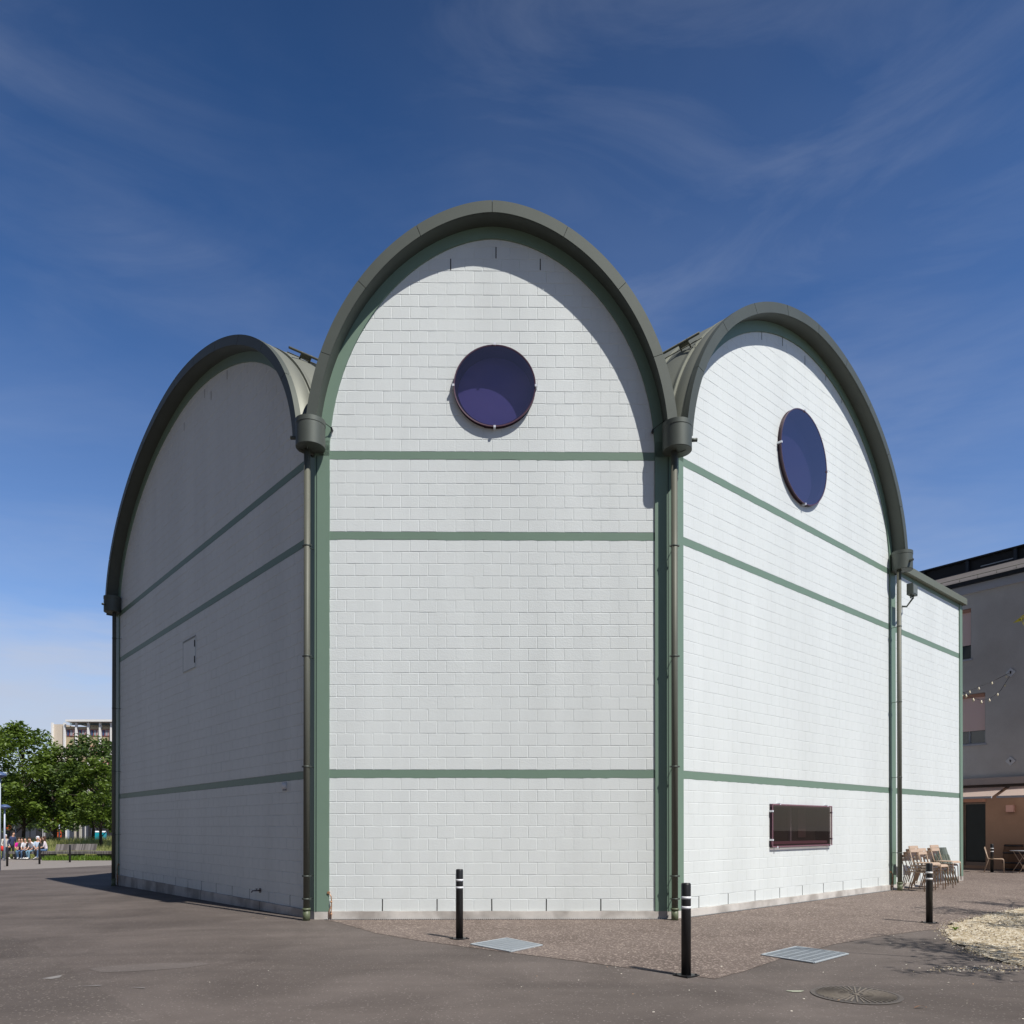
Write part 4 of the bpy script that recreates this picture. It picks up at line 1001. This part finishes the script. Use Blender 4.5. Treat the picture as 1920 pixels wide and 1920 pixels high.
for px, py in ((1896.5, 1261), (1895.5, 1427)):
    t = tx(px); z = zat(px, py); m = MB(); r = .165
    vs = [BP(t-r, z, .01), BP(t, z-r, .01), BP(t+r, z, .01), BP(t, z+r, .01), BP(t-r, z, .03), BP(t, z-r, .03), BP(t+r, z, .03), BP(t, z+r, .03)]
    m.add(vs, [(4, 5, 6, 7), (0, 1, 5, 4), (1, 2, 6, 5), (2, 3, 7, 6), (3, 0, 4, 7)]); m.cur = 1; m.tube([BP(t, z-.04, .03), BP(t, z+.05, .06)], .018, 6)
    BB(m, 'anchor_plate', [sign_m, dark_m], label='diamond-shaped anchor plate')
# string lights
def string(pts, label):
    m = MB(); P = [at(x, y, Y) for x, y, Y in pts]; fine = []
    for i in range(len(P)-1):
        for k in range(6): fine.append(P[i].lerp(P[i+1], k/6))
    fine.append(P[-1]); m.tube(fine, .008, 5); o = tag(m.build('string_light', black_m), label, 'string lights', 'string lights on the grey house')
    for i in range(3, len(fine), 5):
        b = MB(); b.lathe((0, 0, 0), [(.012, 0), (.016, -.03), (.03, -.05), (.032, -.08), (.018, -.105), (0, -.11)], 10); bo = b.build('bulb', bulb_m, o); bo.location = fine[i]
Yd = BP(tx(1890), 0, .08).y
string([(1795, 1304, 24), (1812, 1297, 24.5), (1830, 1290, 25.2), (1860, 1278, Yd-.3), (1892, 1262, Yd)], 'upper strand of bulbs running to the diamond plate')
string([(1795, 1284, 22.6), (1806, 1298, 22.8), (1822, 1308, 23), (1840, 1313, 23.3), (1858, 1309, 23.6), (1876, 1295, Yd-.2), (1893, 1268, Yd)], 'lower sagging strand of bulbs crossing the pink blind')
# barrel and table
b = gpt(1901, 1632.6); m = MB()
m.lathe((0, 0, 0), [(.27, 0), (.31, .2), (.33, .45), (.31, .7), (.27, .92), (0, .92)], 28)
e = empty('wine_barrel', (b.x, b.y, 0), 0, 'dark oak barrel against the brown wall', 'barrel'); m.build('staves', barrel_m, e)
for z, r in ((.06, .288), (.28, .325), (.62, .323), (.87, .285)): m = MB(); m.lathe((0, 0, z), [(r, -.025), (r+.006, -.025), (r+.006, .025), (r, .025)], 28); m.build('hoop', blackroof_m, e)
b = gpt(1912, 1637); e = empty('folding_table', (b.x+.1, b.y, 0), .1, 'round steel-topped folding table in front of the barrel', 'table')
m = MB(); m.lathe((0, 0, 0), [(.36, .72), (.36, .74), (0, .742)], 32); m.build('table_top', steel_m, e)
for sx in (-1, 1):
    m = MB(); m.tube([(-.26*sx, -.16, 0), (.24*sx, -.12, .72)], .011, 6); m.tube([(-.26*sx, .16, 0), (.24*sx, .12, .72)], .011, 6); m.build('leg', beige_m, e)

# ---------------------------------------------------------------- trees
def leaf_cloud(m, rg, c, R, n, size, flat=.8):
    for _ in range(n):
        while True:
            p = Vector((rg.uniform(-1, 1), rg.uniform(-1, 1), rg.uniform(-1, 1)))
            if p.length < 1: break
        p = c+Vector((p.x*R, p.y*R, p.z*R*flat)); s = size*rg.uniform(.6, 1.3)
        a = Vector((rg.gauss(0, 1), rg.gauss(0, 1), rg.gauss(0, .6))).normalized(); nn = Vector((rg.gauss(0, .7), rg.gauss(0, .7), 1)).normalized(); b = nn.cross(a).normalized()
        a = b.cross(nn)
        m.add([p-a*s, p-b*s*.55+a*s*.1, p+a*s-nn*s*.25, p+b*s*.55+a*s*.1], [(0, 1, 2, 3)])
def make_tree(seed, H, R, leafm, nclump=85, nleaf=75, size=.17, base=.29, trunk=.16):
    rg = random.Random(seed); e = empty('park_tree')
    m = MB(); top = Vector((rg.uniform(-.3, .3), rg.uniform(-.3, .3), H*.8))
    cen = [Vector((0, 0, H*base*.0+0)), Vector((rg.uniform(-.15, .15), rg.uniform(-.15, .15), H*.25)), Vector((top.x*.5, top.y*.5, H*.5)), top]
    m.tube(cen, trunk, 10, r2=.03)
    lc = MB(); cs = []
    for k in range(nclump):
        f = rg.random(); z = base*H+(H*(1-base))*f
        rr = R*(sin(pi*min(1, (f*.80+.17)))**.7)*rg.uniform(.45, 1.0)
        a = rg.random()*2*pi; cs.append(Vector((rr*cos(a), rr*sin(a), z)))
    for k, c in enumerate(cs):
        leaf_cloud(lc, rg, c, R*rg.uniform(.16, .30), nleaf, size)
        if k % 3 == 0:
            s = cen[1].lerp(cen[3], min(1, max(0, (c.z-H*.3)/(H*.6)))); m.tube([s-Vector((0, 0, H*.06)), (s+c)/2+Vector((0, 0, .15)), c], .045, 5, r2=.012)
    m.build('trunk', bark_m, e); lc.build('crown', leafm, e, recalc=False)
    return e
tA = make_tree(11, 10.2, 3.9, leaf1_m); tB = make_tree(23, 9.8, 3.6, leaf2_m); tC = make_tree(31, 8.2, 3.0, leaf1_m, 70, 70)
def put(o, px, Y, label, group, rz=0, sc=1, cat='tree'):
    r = ray(px, 1551); x = r.x/r.y*Y; o.location = (x, Y, gz(x, Y)); o.rotation_euler = (0, 0, rz); o.scale = (sc, sc, sc); tag(o, label, cat, group)
gT = 'park trees behind the bench'
put(tA, 42, 58, 'tall mid green tree with a pointed crown above the seated group', gT, .4, .95)
put(tB, 172, 58, 'dark green tree right beside the far downpipe', gT, 1.0, .90)
put(tC, 104, 57, 'small slender tree standing between the two larger park trees', gT, 0, .95)
o = copy_tree(tA); put(o, -30, 60, 'broad tree cut off by the left picture edge', gT, 2.1, .95)
o = copy_tree(tB); put(o, 100, 76, 'dark tree in the second row under the high apartment block', gT, 3.0, .78)
o = copy_tree(tA); put(o, 215, 70, 'tree mostly hidden behind the far downpipe', gT, 4.0, .74)
o = copy_tree(tB); put(o, 30, 80, 'back row tree seen below the tall tree', gT, 5.0, .85)
o = copy_tree(tC); put(o, 190, 52.5, 'young tree in the meadow left of the far downpipe', gT, 2, .80)
for (x, y, sc, l, src) in ((19, -2, 1.0, 'tree beyond the right picture edge, seen in the rectangular window', tA), (24, 4, .95, 'second tree beyond the right edge, mirrored in the rectangular window', tB), (15, -8, 1.0, 'tree behind the camera mirrored in the rectangular window', tA)):
    o = copy_tree(src); o.location = (x, y, 0); o.scale = (sc, sc, sc); tag(o, l, 'tree', 'trees mirrored in the window')
# thin trees beyond the right edge whose branches shade the foreground
def sparse_tree(loc, seed, label, twig):
    rg = random.Random(seed); e = empty('foreground_tree', (*loc, 0), 0, label, 'tree', 'sparse young trees right of the picture')
    m = MB(); lc = MB()
    def leaf(pt, s0=.06):
        s = s0*rg.uniform(.7, 1.3); a = Vector((rg.gauss(0, 1), rg.gauss(0, 1), rg.gauss(-.3, .6))).normalized(); b = a.cross(Vector((rg.gauss(0, 1), rg.gauss(0, 1), 1))).normalized(); c = pt+a*s*.3
        lc.add([c, c+a*s*.8+b*s*.26, c+a*s*1.9, c+a*s*.8-b*s*.26], [(0, 1, 2, 3)])
    def grow(p, d, l, r, lev):
        q = p; pts = [p]
        for k in range(4):
            d = (d+Vector((rg.gauss(0, .12), rg.gauss(0, .12), rg.gauss(.02, .08)))).normalized(); q = q+d*l/4; pts.append(q)
        m.tube(pts, r, 6, r2=r*.6, caps=False)
        if lev >= 2:
            for pt in pts[1:]:
                for _ in range(8): leaf(pt+Vector((rg.gauss(0, .10), rg.gauss(0, .10), rg.gauss(0, .08))), .075)
        if lev >= 3: return
        for k in range(4 if lev else 7):
            t = pts[rg.randint(2, 4)]; a = rg.random()*6.28; nd = (d*.7+Vector((cos(a), sin(a), rg.uniform(-.1, .5)))*.85).normalized()
            grow(t, nd, l*.62, r*.55, lev+1)
    grow(Vector((0, 0, 0)), Vector((0, 0, 1)), 3.0, .07, 0)
    if twig:
        tw = at(1908, 1162, 7.6)-Vector((*loc, 0)); st = Vector((-.2, .1, 3.0))
        m.tube([st, st.lerp(tw, .5)+Vector((0, 0, .25)), tw+Vector((.35, 0, .06)), tw+Vector((.02, 0, 0))], .022, 6, r2=.004)
        for k in range(26):
            f = rg.uniform(0, .5); leaf(tw+Vector((f, rg.uniform(-.05, .05), rg.uniform(-.03, .05)+.05*f)), .055)
    m.build('trunk', bark_m, e); lc.build('crown', leaf3_m, e, recalc=False)
sparse_tree((9.4, 6.0), 5, 'sparse young tree whose yellow-green twig reaches in at the right edge', True)
sparse_tree((11.0, 10.6), 8, 'sparse young tree that shades the gravel bed from beyond the right edge', False)

# ---------------------------------------------------------------- park at the left
# pale paving and meadow
L0 = [g2(*p) for p in [(-60, 1636), (0, 1632), (100, 1628), (215, 1622.5)]]
pv = L0+[(-15, 40), (-15, 52), (-60, 52)]
tag(flat_poly('plaza_paving', pv, kerb_m, .006), kind='structure')
mz = [(-45, 50.5), (-30, 48.8), (-15, 46.5), (-12, 60), (-16, 68), (-50, 68)]
def mead(x, y): return .25*max(0, min(1, (y-47)/4))
m = MB(); bm_pts = []
xsq = [-46+i*2 for i in range(18)]; ysq = [49+i*1.5 for i in range(13)]
for j, y in enumerate(ysq):
    for x in xsq: m.v.append((x, y-.11*(x+30), gz(x, y)+(min(.86, .18*j) if 0 < j < 12 else .0)+.01))
nx_ = len(xsq)
for j in range(len(ysq)-1):
    for i in range(nx_-1): m.f.append([j*nx_+i, j*nx_+i+1, (j+1)*nx_+i+1, (j+1)*nx_+i]); m.mi.append(0); m.smooth.append(True)
tag(m.build('meadow_ground', soil_m), kind='structure')
m = MB(); rg = random.Random(9)
for k in range(26000):
    x = rg.uniform(-40, -14); yj = rg.uniform(49.1, 60); y = yj-.11*(x+30)
    pxx = x/y*1430+960
    if pxx > 260: continue
    h = rg.uniform(.25, .65)*(1.0+.25*noise.noise(Vector((x*.5, y*.5, 0)))); w = rg.uniform(.01, .025); a = rg.random()*6.28; z = gz(x, y)+min(.86, .12*(yj-49))
    dx, dy = cos(a)*w, sin(a)*w; lx, ly = rg.gauss(0, .12), rg.gauss(0, .12)
    m.add([(x-dx, y-dy, z), (x+dx, y+dy, z), (x+lx, y+ly, z+h)], [(0, 1, 2)])
tag(m.build('meadow_grass', grass_m, recalc=False), 'tall seeding meadow grass behind the long bench', 'grass', kind='stuff')
m = MB()
for k in range(5000):
    px = rg.uniform(74, 212); p = gpt(px, 1613.5+ (rg.random()*.6)); p.y += rg.uniform(.2, 1.6)
    z = gz(p.x, p.y); h = rg.uniform(.08, .34); a = rg.random()*6.28; w = rg.uniform(.015, .04)
    m.add([(p.x-cos(a)*w, p.y-sin(a)*w, z), (p.x+cos(a)*w, p.y+sin(a)*w, z), (p.x+rg.gauss(0, .1), p.y+rg.gauss(0, .1), z+h)], [(0, 1, 2)])
tag(m.build('weeds', weed_m, recalc=False), 'bright green weeds growing under the long bench', 'weeds', kind='stuff')
# bench: one long slatted seat with a backrest section
bA = gpt(14, 1612); bB = gpt(216, 1613.5)
bdv = (bB-bA); bl = bdv.length; ba = math.atan2(bdv.y, bdv.x)
be = empty('long_bench', (bA.x, bA.y+.25, bA.z), ba, 'long weathered timber bench with a slatted backrest section', 'bench')
be.rotation_euler = (0, math.asin(-(bB.z-bA.z)/bl), ba)
m = MB(); x = 0
while x < bl+2: m.box((x, .25, .44+random.uniform(-.004, .004)), (.070, .62, .16)); x += .088
m.build('seat', wood_m, be)
xb0 = (88-14)/(216-14)*bl; xb1 = (163-14)/(216-14)*bl
m = MB(); x = xb0; R_ = Matrix.Rotation(radians(-14), 3, 'X')
while x < xb1: m.box(Vector((x, .60, .74+random.uniform(-.006, .006))), (.105, .035, .40), R_); x += .112
m.build('backrest', wood_m, be)
x = .8
while x < bl: 
    m = MB(); m.box((x, .3, .19), (1.0, .45, .40)); m.build('concrete_foot', mat('foot_concrete', (.10, .10, .095), .9) if 'foot_concrete' not in MATS else MATS['foot_concrete'], be); x += 2.9

# lamp posts with blue dishes
def lamp(px, Y, ytop, label, rdish=.5):
    r = ray(px, 1551); x = r.x/r.y*Y; z = gz(x, Y); zt = at(px, ytop, Y).z
    e = empty('park_lamp', (x, Y, z), 0, label, 'street lamp', 'park lamps with blue dishes'); H = zt-z
    m = MB(); m.tube([(0, 0, 0), (0, 0, H-.12)], .06, 10, r2=.045); m.build('pole', bluepost_m, e)
    m = MB(); m.lathe((0, 0, H), [(.05, -.16), (.12, -.13), (rdish, -.05), (rdish*.93, .0), (rdish*.5, .09), (0, .13)], 24); m.build('lamp_shade', bluedish_m, e)
lamp(8.5, 46, 1512, 'full blue-dished park lamp at the left edge beside the standing person', .33)
lamp(111, 62, 1523, 'farther blue-dished lamp between the trees', .36)
lamp(-1, 33, 1452, 'nearest park lamp, only half its blue dish in view at the left edge', .27)
# signs, posts, toilets, street things beyond the meadow
r = ray(29, 1551); Y = 62
e = empty('round_sign', (r.x/r.y*Y, Y, gz(-40, Y)), 0, 'round pale traffic sign seen from behind, left of the trees', 'sign')
m = MB(); m.tube([(0, 0, 0), (0, 0, 3.6)], .04, 8); m.build('pole', bluepost_m, e)
z_ = at(29, 1549, Y).z-gz(-40, Y); m = MB(); m.tube([(0, -.05, z_), (0, -.07, z_)], .28, 20); m.build('plate', sign_m, e)
for i, (px, y0, y1, wpx, Y, lab) in enumerate([(141, 1543, 1574, 3.2, 80, 'pale slim concrete stele left of the other'), (151, 1545, 1576, 4.2, 80, 'wider pale concrete stele'), (128, 1536, 1566, 3, 90, 'blue-grey post behind the meadow'), (160, 1550, 1574, 1.6, 80, 'thin white-topped post beside a tree trunk'), (82, 1534, 1566, 3, 85, 'grey post left of the orange awning')]):
    a = at(px, y1, Y); z0 = gz(a.x, Y); h = at(px, y0, Y).z-z0; w_ = wpx/1430*Y
    m = MB(); m.box((0, 0, h/2), (w_, w_*.6, h)); m.box((0, 0, h+.03), (w_*.8, w_*.5, .06)); o = m.build('street_post', mat('post_%d' % i, [(.55, .5, .42), (.5, .48, .42), (.3, .34, .42), (.65, .64, .62), (.35, .35, .36)][i], .7)); o.location = (a.x, Y, z0); tag(o, lab, 'post')
def toilet(px, Y, label):
    a = at(px, 1566, Y); z0 = gz(a.x, Y); e = empty('portable_toilet', (a.x, Y, z0), .15, label, 'portable toilet', 'teal portable toilets')
    m = MB(); m.box((0, 0, 1.05), (.55, .55, 2.1)); 
    for xx in (-.2, -.1, 0, .1, .2): m.box((xx, -.28, 1.05), (.03, .02, 1.9))
    m.build('cabin', teal_m, e)
    m = MB(); m.add([(-.3, -.3, 2.1), (.3, -.3, 2.1), (.3, .3, 2.1), (-.3, .3, 2.1), (-.22, -.22, 2.24), (.22, -.22, 2.24), (.22, .22, 2.24), (-.22, .22, 2.24)], [(4, 5, 6, 7), (0, 1, 5, 4), (1, 2, 6, 5), (2, 3, 7, 6), (3, 0, 4, 7)]); m.build('roof', white_m, e)
toilet(184, 84, 'left teal portable toilet beyond the meadow'); toilet(193, 85, 'right teal portable toilet, half behind a thin trunk')
# low shops behind the trees
def blk(name, px0, px1, Y, z0, z1, mt, depth=8, parent=None):
    a, b = at(px0, 1551, Y), at(px1, 1551, Y); m = MB(); m.box(((a.x+b.x)/2, Y+depth/2, (z0+z1)/2), (b.x-a.x, depth, z1-z0)); return m
Y = 118; zg = gz(-60, Y)
sh = empty('low_shop_row', (0, 0, 0), 0, 'dark low shop row with white piers and orange awnings behind the trees', 'building')
blk('wall', -90, 260, Y, zg, 5.5, shop_m).build('wall', shop_m, sh)
for px in (81, 99, 124): m = blk('', px-1.5, px+1.5, Y-.4, zg, 4.6, fin_m, .3); m.build('pier', fin_m, sh)
for px0, px1, y0, y1 in ((85, 96, 1528, 1545), (106, 114, 1532, 1570), (12, 20, 1546, 1556)):
    za, zb_ = at(px0, y1, Y-.6).z, at(px0, y0, Y-.6).z; m = blk('', px0, px1, Y-.7, za, zb_, orange_m, .2); m.build('orange_panel', orange_m, sh)
for px in (50, 62, 135, 160, 175): m = blk('', px-5, px+5, Y-.2, zg+.5, 3.2, glassd_m, .1); m.build('shop_window', mat('shopglass_%d' % px, (.06, .07, .09), .1, spec=1), sh)
# apartment block
Y = 165; ab = empty('apartment_block', (0, 0, 0), 0, 'high cream apartment block with white fins and red window frames', 'building')
za = at(160, 1358, Y).z; zr = at(160, 1353, Y).z
x0, x1, x2 = at(99, 1400, Y).x, at(121, 1400, Y).x, at(330, 1400, Y).x
m = MB(); m.box(((x0+x1)/2, Y+6, za/2-1), (x1-x0, 12, za+2)); m.build('end_wall', cream_m, ab)
m = MB(); m.box(((x1+x2)/2, Y+6.3, za/2-1), (x2-x1, 12, za+1)); m.build('facade', tan_m, ab)
fx = [at(p, 1400, Y).x for p in (98.8, 122, 144, 166.5, 188.5, 209.5, 231, 252, 274)]
for x in fx: m = MB(); m.box((x, Y-.15, za/2), (.34, .5, za+.6)); m.build('fin', fin_m, ab)
fl_h = 2.75*1.35
for f in range(6):
    zc_ = at(150, 1374, Y).z-f*at(150, 1374, Y).z*.0-f*3.55
    if zc_ < 2: break
    for i in range(1, len(fx)-1):
        xa, xb = fx[i]+.2, fx[i+1]-.2; m = MB(); m.box(((xa+xb)/2, Y+.25, zc_), (xb-xa, .1, 1.45))
        o = m.build('window', redf_m, ab); m = MB(); n_ = 3; ww = (xb-xa)/n_
        for q in range(n_):
            m.cur = (i*3+q*2+f) % 3; m.box((xa+ww*(q+.5), Y+.18, zc_), (ww-.18, .08, 1.2))
        m.build('pane', [mat('apane_%d%d' % (f, i), (.05, .08, .16), .15), MATS['pink_shutter'], MATS['window_frame_grey']], o)
m = MB(); m.box(((at(132, 0, Y).x+x2)/2, Y+4, zr+.1), (x2-at(132, 0, Y).x, 10, .45)); m.build('roof_slab', fin_m, ab)
m = MB(); m.box(((x1+x2)/2, Y+2, (za+zr)/2+.1), (x2-x1, .1, zr-za)); m.build('roof_glazing', mat('roof_glass', (.25, .35, .42), .2), ab)

# ---------------------------------------------------------------- people
skins = [mat('skin_light', (.55, .32, .22), .6), mat('skin_mid', (.38, .21, .14), .6)]
def cloth(n, c): return MATS.get(n) or mat(n, c, .85, var=.08, vscale=12)
def person(loc, rz, pose, top, legs, hair, label, skin=0, short_sleeve=True, hairlong=False, lean=.1, hand=None, sc=1.0, bald=False, shoe=(.6, .6, .6), turn=0):
    e = empty('person', loc, rz, label, 'person', 'people at the bench' if pose == 'sit' else None); e.scale = (sc, sc, sc)
    V = {}; E = []; Rr = {}; reg = {}
    def v(n, p, r): V[n] = Vector(p); Rr[n] = r
    # local: faces -y ... forward = +x
    if pose == 'stand':
        ph = .93; knees = [(.06, .10, .50), (-.02, -.10, .50)]; ank = [(.05, .11, .08), (-.10, -.11, .08)]; hipz = .90
    else:
        ph = .50; knees = [(.44, .13, .52), (.46, -.11, .50)]; ank = [(.46, .12, .09), (.34, -.10, .09)]; hipz = .50
    ll = lean
    v('pel', (0, 0, ph), .14); v('abd', (ll*.3, 0, ph+.20), .125); v('che', (ll*.75, 0, ph+.42), .15); v('nek', (ll, 0, ph+.56), .055)
    v('hd1', (ll+.02, 0, ph+.64), .075); v('hd2', (ll+.035, turn*.02, ph+.745), .088); v('hd3', (ll+.02, turn*.02, ph+.80), .06)
    v('nos', (ll+.115, turn*.05, ph+.705), .018)
    E += [('pel', 'abd', 't'), ('abd', 'che', 't'), ('che', 'nek', 'k'), ('nek', 'hd1', 'k'), ('hd1', 'hd2', 'k'), ('hd2', 'hd3', 'k'), ('hd2', 'nos', 'k')]
    hands = hand or ([(.06, .28, ph-.10), (.10, -.26, ph-.08)] if pose == 'stand' else [(.33, .14, ph+.12), (.36, -.12, ph+.14)])
    for i, sy in enumerate((1, -1)):
        v('sh%d' % i, (ll*.8, sy*.17, ph+.48), .062); hp = Vector(hands[i]); shp = V['sh%d' % i]
        el = (shp+hp)/2+Vector((-.07, sy*.06, -.07)); v('el%d' % i, el, .042); v('wr%d' % i, hp, .028)
        dh = (hp-el).normalized(); v('hn%d' % i, hp+dh*.06, .030); v('fn%d' % i, hp+dh*.13, .014); v('th%d' % i, hp+dh*.06+Vector((0, -sy*.04, .02)), .010)
        E += [('che', 'sh%d' % i, 't'), ('sh%d' % i, 'el%d' % i, 's'), ('el%d' % i, 'wr%d' % i, 'f'), ('wr%d' % i, 'hn%d' % i, 'k'), ('hn%d' % i, 'fn%d' % i, 'k'), ('hn%d' % i, 'th%d' % i, 'k')]
        v('hip%d' % i, (0, sy*.09, hipz), .095); v('kn%d' % i, knees[i], .065); v('an%d' % i, ank[i], .042); a = Vector(ank[i])
        v('he%d' % i, a+Vector((-.03, 0, -.045)), .035); v('to%d' % i, a+Vector((.16, 0, -.05)), .03)
        E += [('pel', 'hip%d' % i, 'l'), ('hip%d' % i, 'kn%d' % i, 'l'), ('kn%d' % i, 'an%d' % i, 'l'), ('an%d' % i, 'he%d' % i, 'o'), ('an%d' % i, 'to%d' % i, 'o')]
    names = list(V); idx = {n: i for i, n in enumerate(names)}
    me = bpy.data.meshes.new('sk'); me.from_pydata([V[n] for n in names], [(idx[a], idx[b]) for a, b, _ in E], []); ob = bpy.data.objects.new('sk', me); COL.objects.link(ob)
    md = ob.modifiers.new('skin', 'SKIN'); md.use_smooth_shade = True
    for n in names: me.skin_vertices[0].data[idx[n]].radius = (Rr[n], Rr[n])
    me.skin_vertices[0].data[idx['pel']].use_root = True
    sb = ob.modifiers.new('sub', 'SUBSURF'); sb.levels = 1; sb.render_levels = 1
    dg = bpy.context.evaluated_depsgraph_get(); nm = bpy.data.meshes.new_from_object(ob.evaluated_get(dg)); bpy.data.objects.remove(ob); bpy.data.meshes.remove(me)
    mats = [skins[skin], top, legs, cloth('shoe_%d%d%d' % tuple(int(q*9) for q in shoe), shoe)]
    nm.materials.clear()
    for q in mats: nm.materials.append(q)
    mp_ = {'t': 1, 's': 1, 'f': 0 if short_sleeve else 1, 'k': 0, 'l': 2, 'o': 3}
    for f in nm.polygons:
        c = f.center; best = 9e9; bk = 't'
        for a, b, k in E:
            A_, B_ = V[a], V[b]; ab_ = B_-A_; t = max(0, min(1, (c-A_).dot(ab_)/max(1e-9, ab_.length_squared))); d = (A_+ab_*t-c).length-min(Rr[a], Rr[b])*.5
            if d < best: best = d; bk = k
        f.material_index = mp_[bk]; f.use_smooth = True
    nm.name = 'body'; bo = bpy.data.objects.new('body', nm); COL.objects.link(bo); bo.parent = e
    if not bald:
        m = MB(); h2 = V['hd2']; n = 12; prof_h = [(0, .125), (.06, .115), (.098, .07), (.108, .01), (.100, -.05), (.07 if not hairlong else .095, -.09)]+([(.09, -.2), (.05, -.28)] if hairlong else [])
        m.lathe((0, 0, 0), prof_h, 14); m.v = [(x*1.0-.028, y, z) for x, y, z in m.v]
        for i, (x, y, z) in enumerate(m.v):
            if x > .03 and z < .03: m.v[i] = (.005, y*.95, z)
        ho = m.build('hair', hair, e); ho.location = h2
    return e
hairb = cloth('hair_black', (.015, .012, .01)); hairbr = cloth('hair_brown', (.07, .035, .02)); cap = cloth('white_cap_cloth', (.75, .77, .82))
navy = cloth('navy_shirt', (.045, .06, .13)); blk_t = cloth('black_trousers', (.012, .012, .014)); mag = cloth('magenta_top', (.62, .01, .30)); wht = cloth('white_shirt', (.72, .73, .78))
jean = cloth('blue_jeans', (.07, .13, .24)); jeanl = cloth('light_jeans', (.14, .26, .36)); pk = cloth('pink_white_top', (.62, .55, .58)); dk = cloth('dark_top', (.03, .03, .035)); ltb = cloth('light_blue_shirt', (.40, .50, .62)); beig = cloth('beige_shirt', (.60, .55, .42)); drk = cloth('grey_dark_top', (.07, .07, .075))
def gp(px, py): return gpt(px, py)
seatfr = -pi/2   # the sitters face the camera
p = gp(21, 1611); person(p, radians(-20), 'stand', navy, blk_t, hairb, 'standing person in a navy shirt and black trousers beside the seated group', short_sleeve=False, lean=.16, shoe=(.75, .72, .68))
def sitter(px, dz, **k):
    t = (px-14)/(216-14)*bl; q = bA.lerp(bB, (px-14)/(216-14)); return Vector((q.x, q.y+.48+k.get('dy', 0), q.z+.03+dz))
person(sitter(28, .0), radians(-60), 'sit', mag, jeanl, hairbr, 'seated person in a magenta top and light jeans', lean=.12)
person(sitter(35, .0), radians(-80), 'sit', drk, jean, hairb, 'dark-haired seated person in a dark grey top beside the magenta one', lean=.08)
person(sitter(42, .0), radians(-75), 'sit', wht, jean, hairbr, 'bald seated person in a white shirt and blue jeans', bald=True, lean=.12, shoe=(.8, .8, .78))
person(sitter(51, .0), radians(-100), 'sit', dk, blk_t, hairbr, 'long brown-haired seated person in dark clothes behind the others', hairlong=True, lean=.05)
person(sitter(59, .0), radians(-110), 'sit', wht, jeanl, hairb, 'seated person in a white T-shirt leaning forward on light jeans', lean=.24, shoe=(.75, .72, .7))
person(sitter(66, .06), radians(-60), 'sit', ltb, drk, cap, 'seated person with a white cap and a light blue shirt', lean=.02)
person(sitter(76, .0), radians(-120), 'sit', drk, blk_t, hairbr, 'seated long-haired person in dark grey left of the pale pink top', lean=.10, hairlong=True)
person(sitter(83, .05), radians(-150), 'sit', pk, jean, hairbr, 'long-haired seated person in a pale pink top beside the backrest', lean=.10, hairlong=True)
q = at(90, 1590, 58); person(Vector((q.x, 58, gz(q.x, 58)+.8)), radians(40), 'sit', beig, drk, hairb, 'person in a beige shirt sitting in the meadow with their back turned', lean=.12)
q = gp(9, 1611.5); person(q, radians(-30), 'stand', cloth('cream_jacket', (.6, .56, .5)), jean, cap, 'standing person in a pale jacket and white hat holding a red bag', lean=.05, short_sleeve=False, sc=.9, hand=[(.15, .25, .95), (.24, -.22, .9)])
e = empty('red_bag', (q.x+.05, q.y-.32, q.z+.55), .3, 'small red bag held by the person in a pale jacket', 'bag'); m = MB()
m.lathe((0, 0, 0), [(.0, 0), (.15, .01), (.17, .14), (.14, .30), (.10, .32)], 16); m.build('bag_body', cloth('red_bag_cloth', (.6, .03, .02)), e); m = MB(); m.tube([(-.1, 0, .3), (-.06, 0, .42), (.06, 0, .42), (.1, 0, .3)], .008, 6); m.build('handle', wht, e)
print('objects', len(bpy.data.objects))
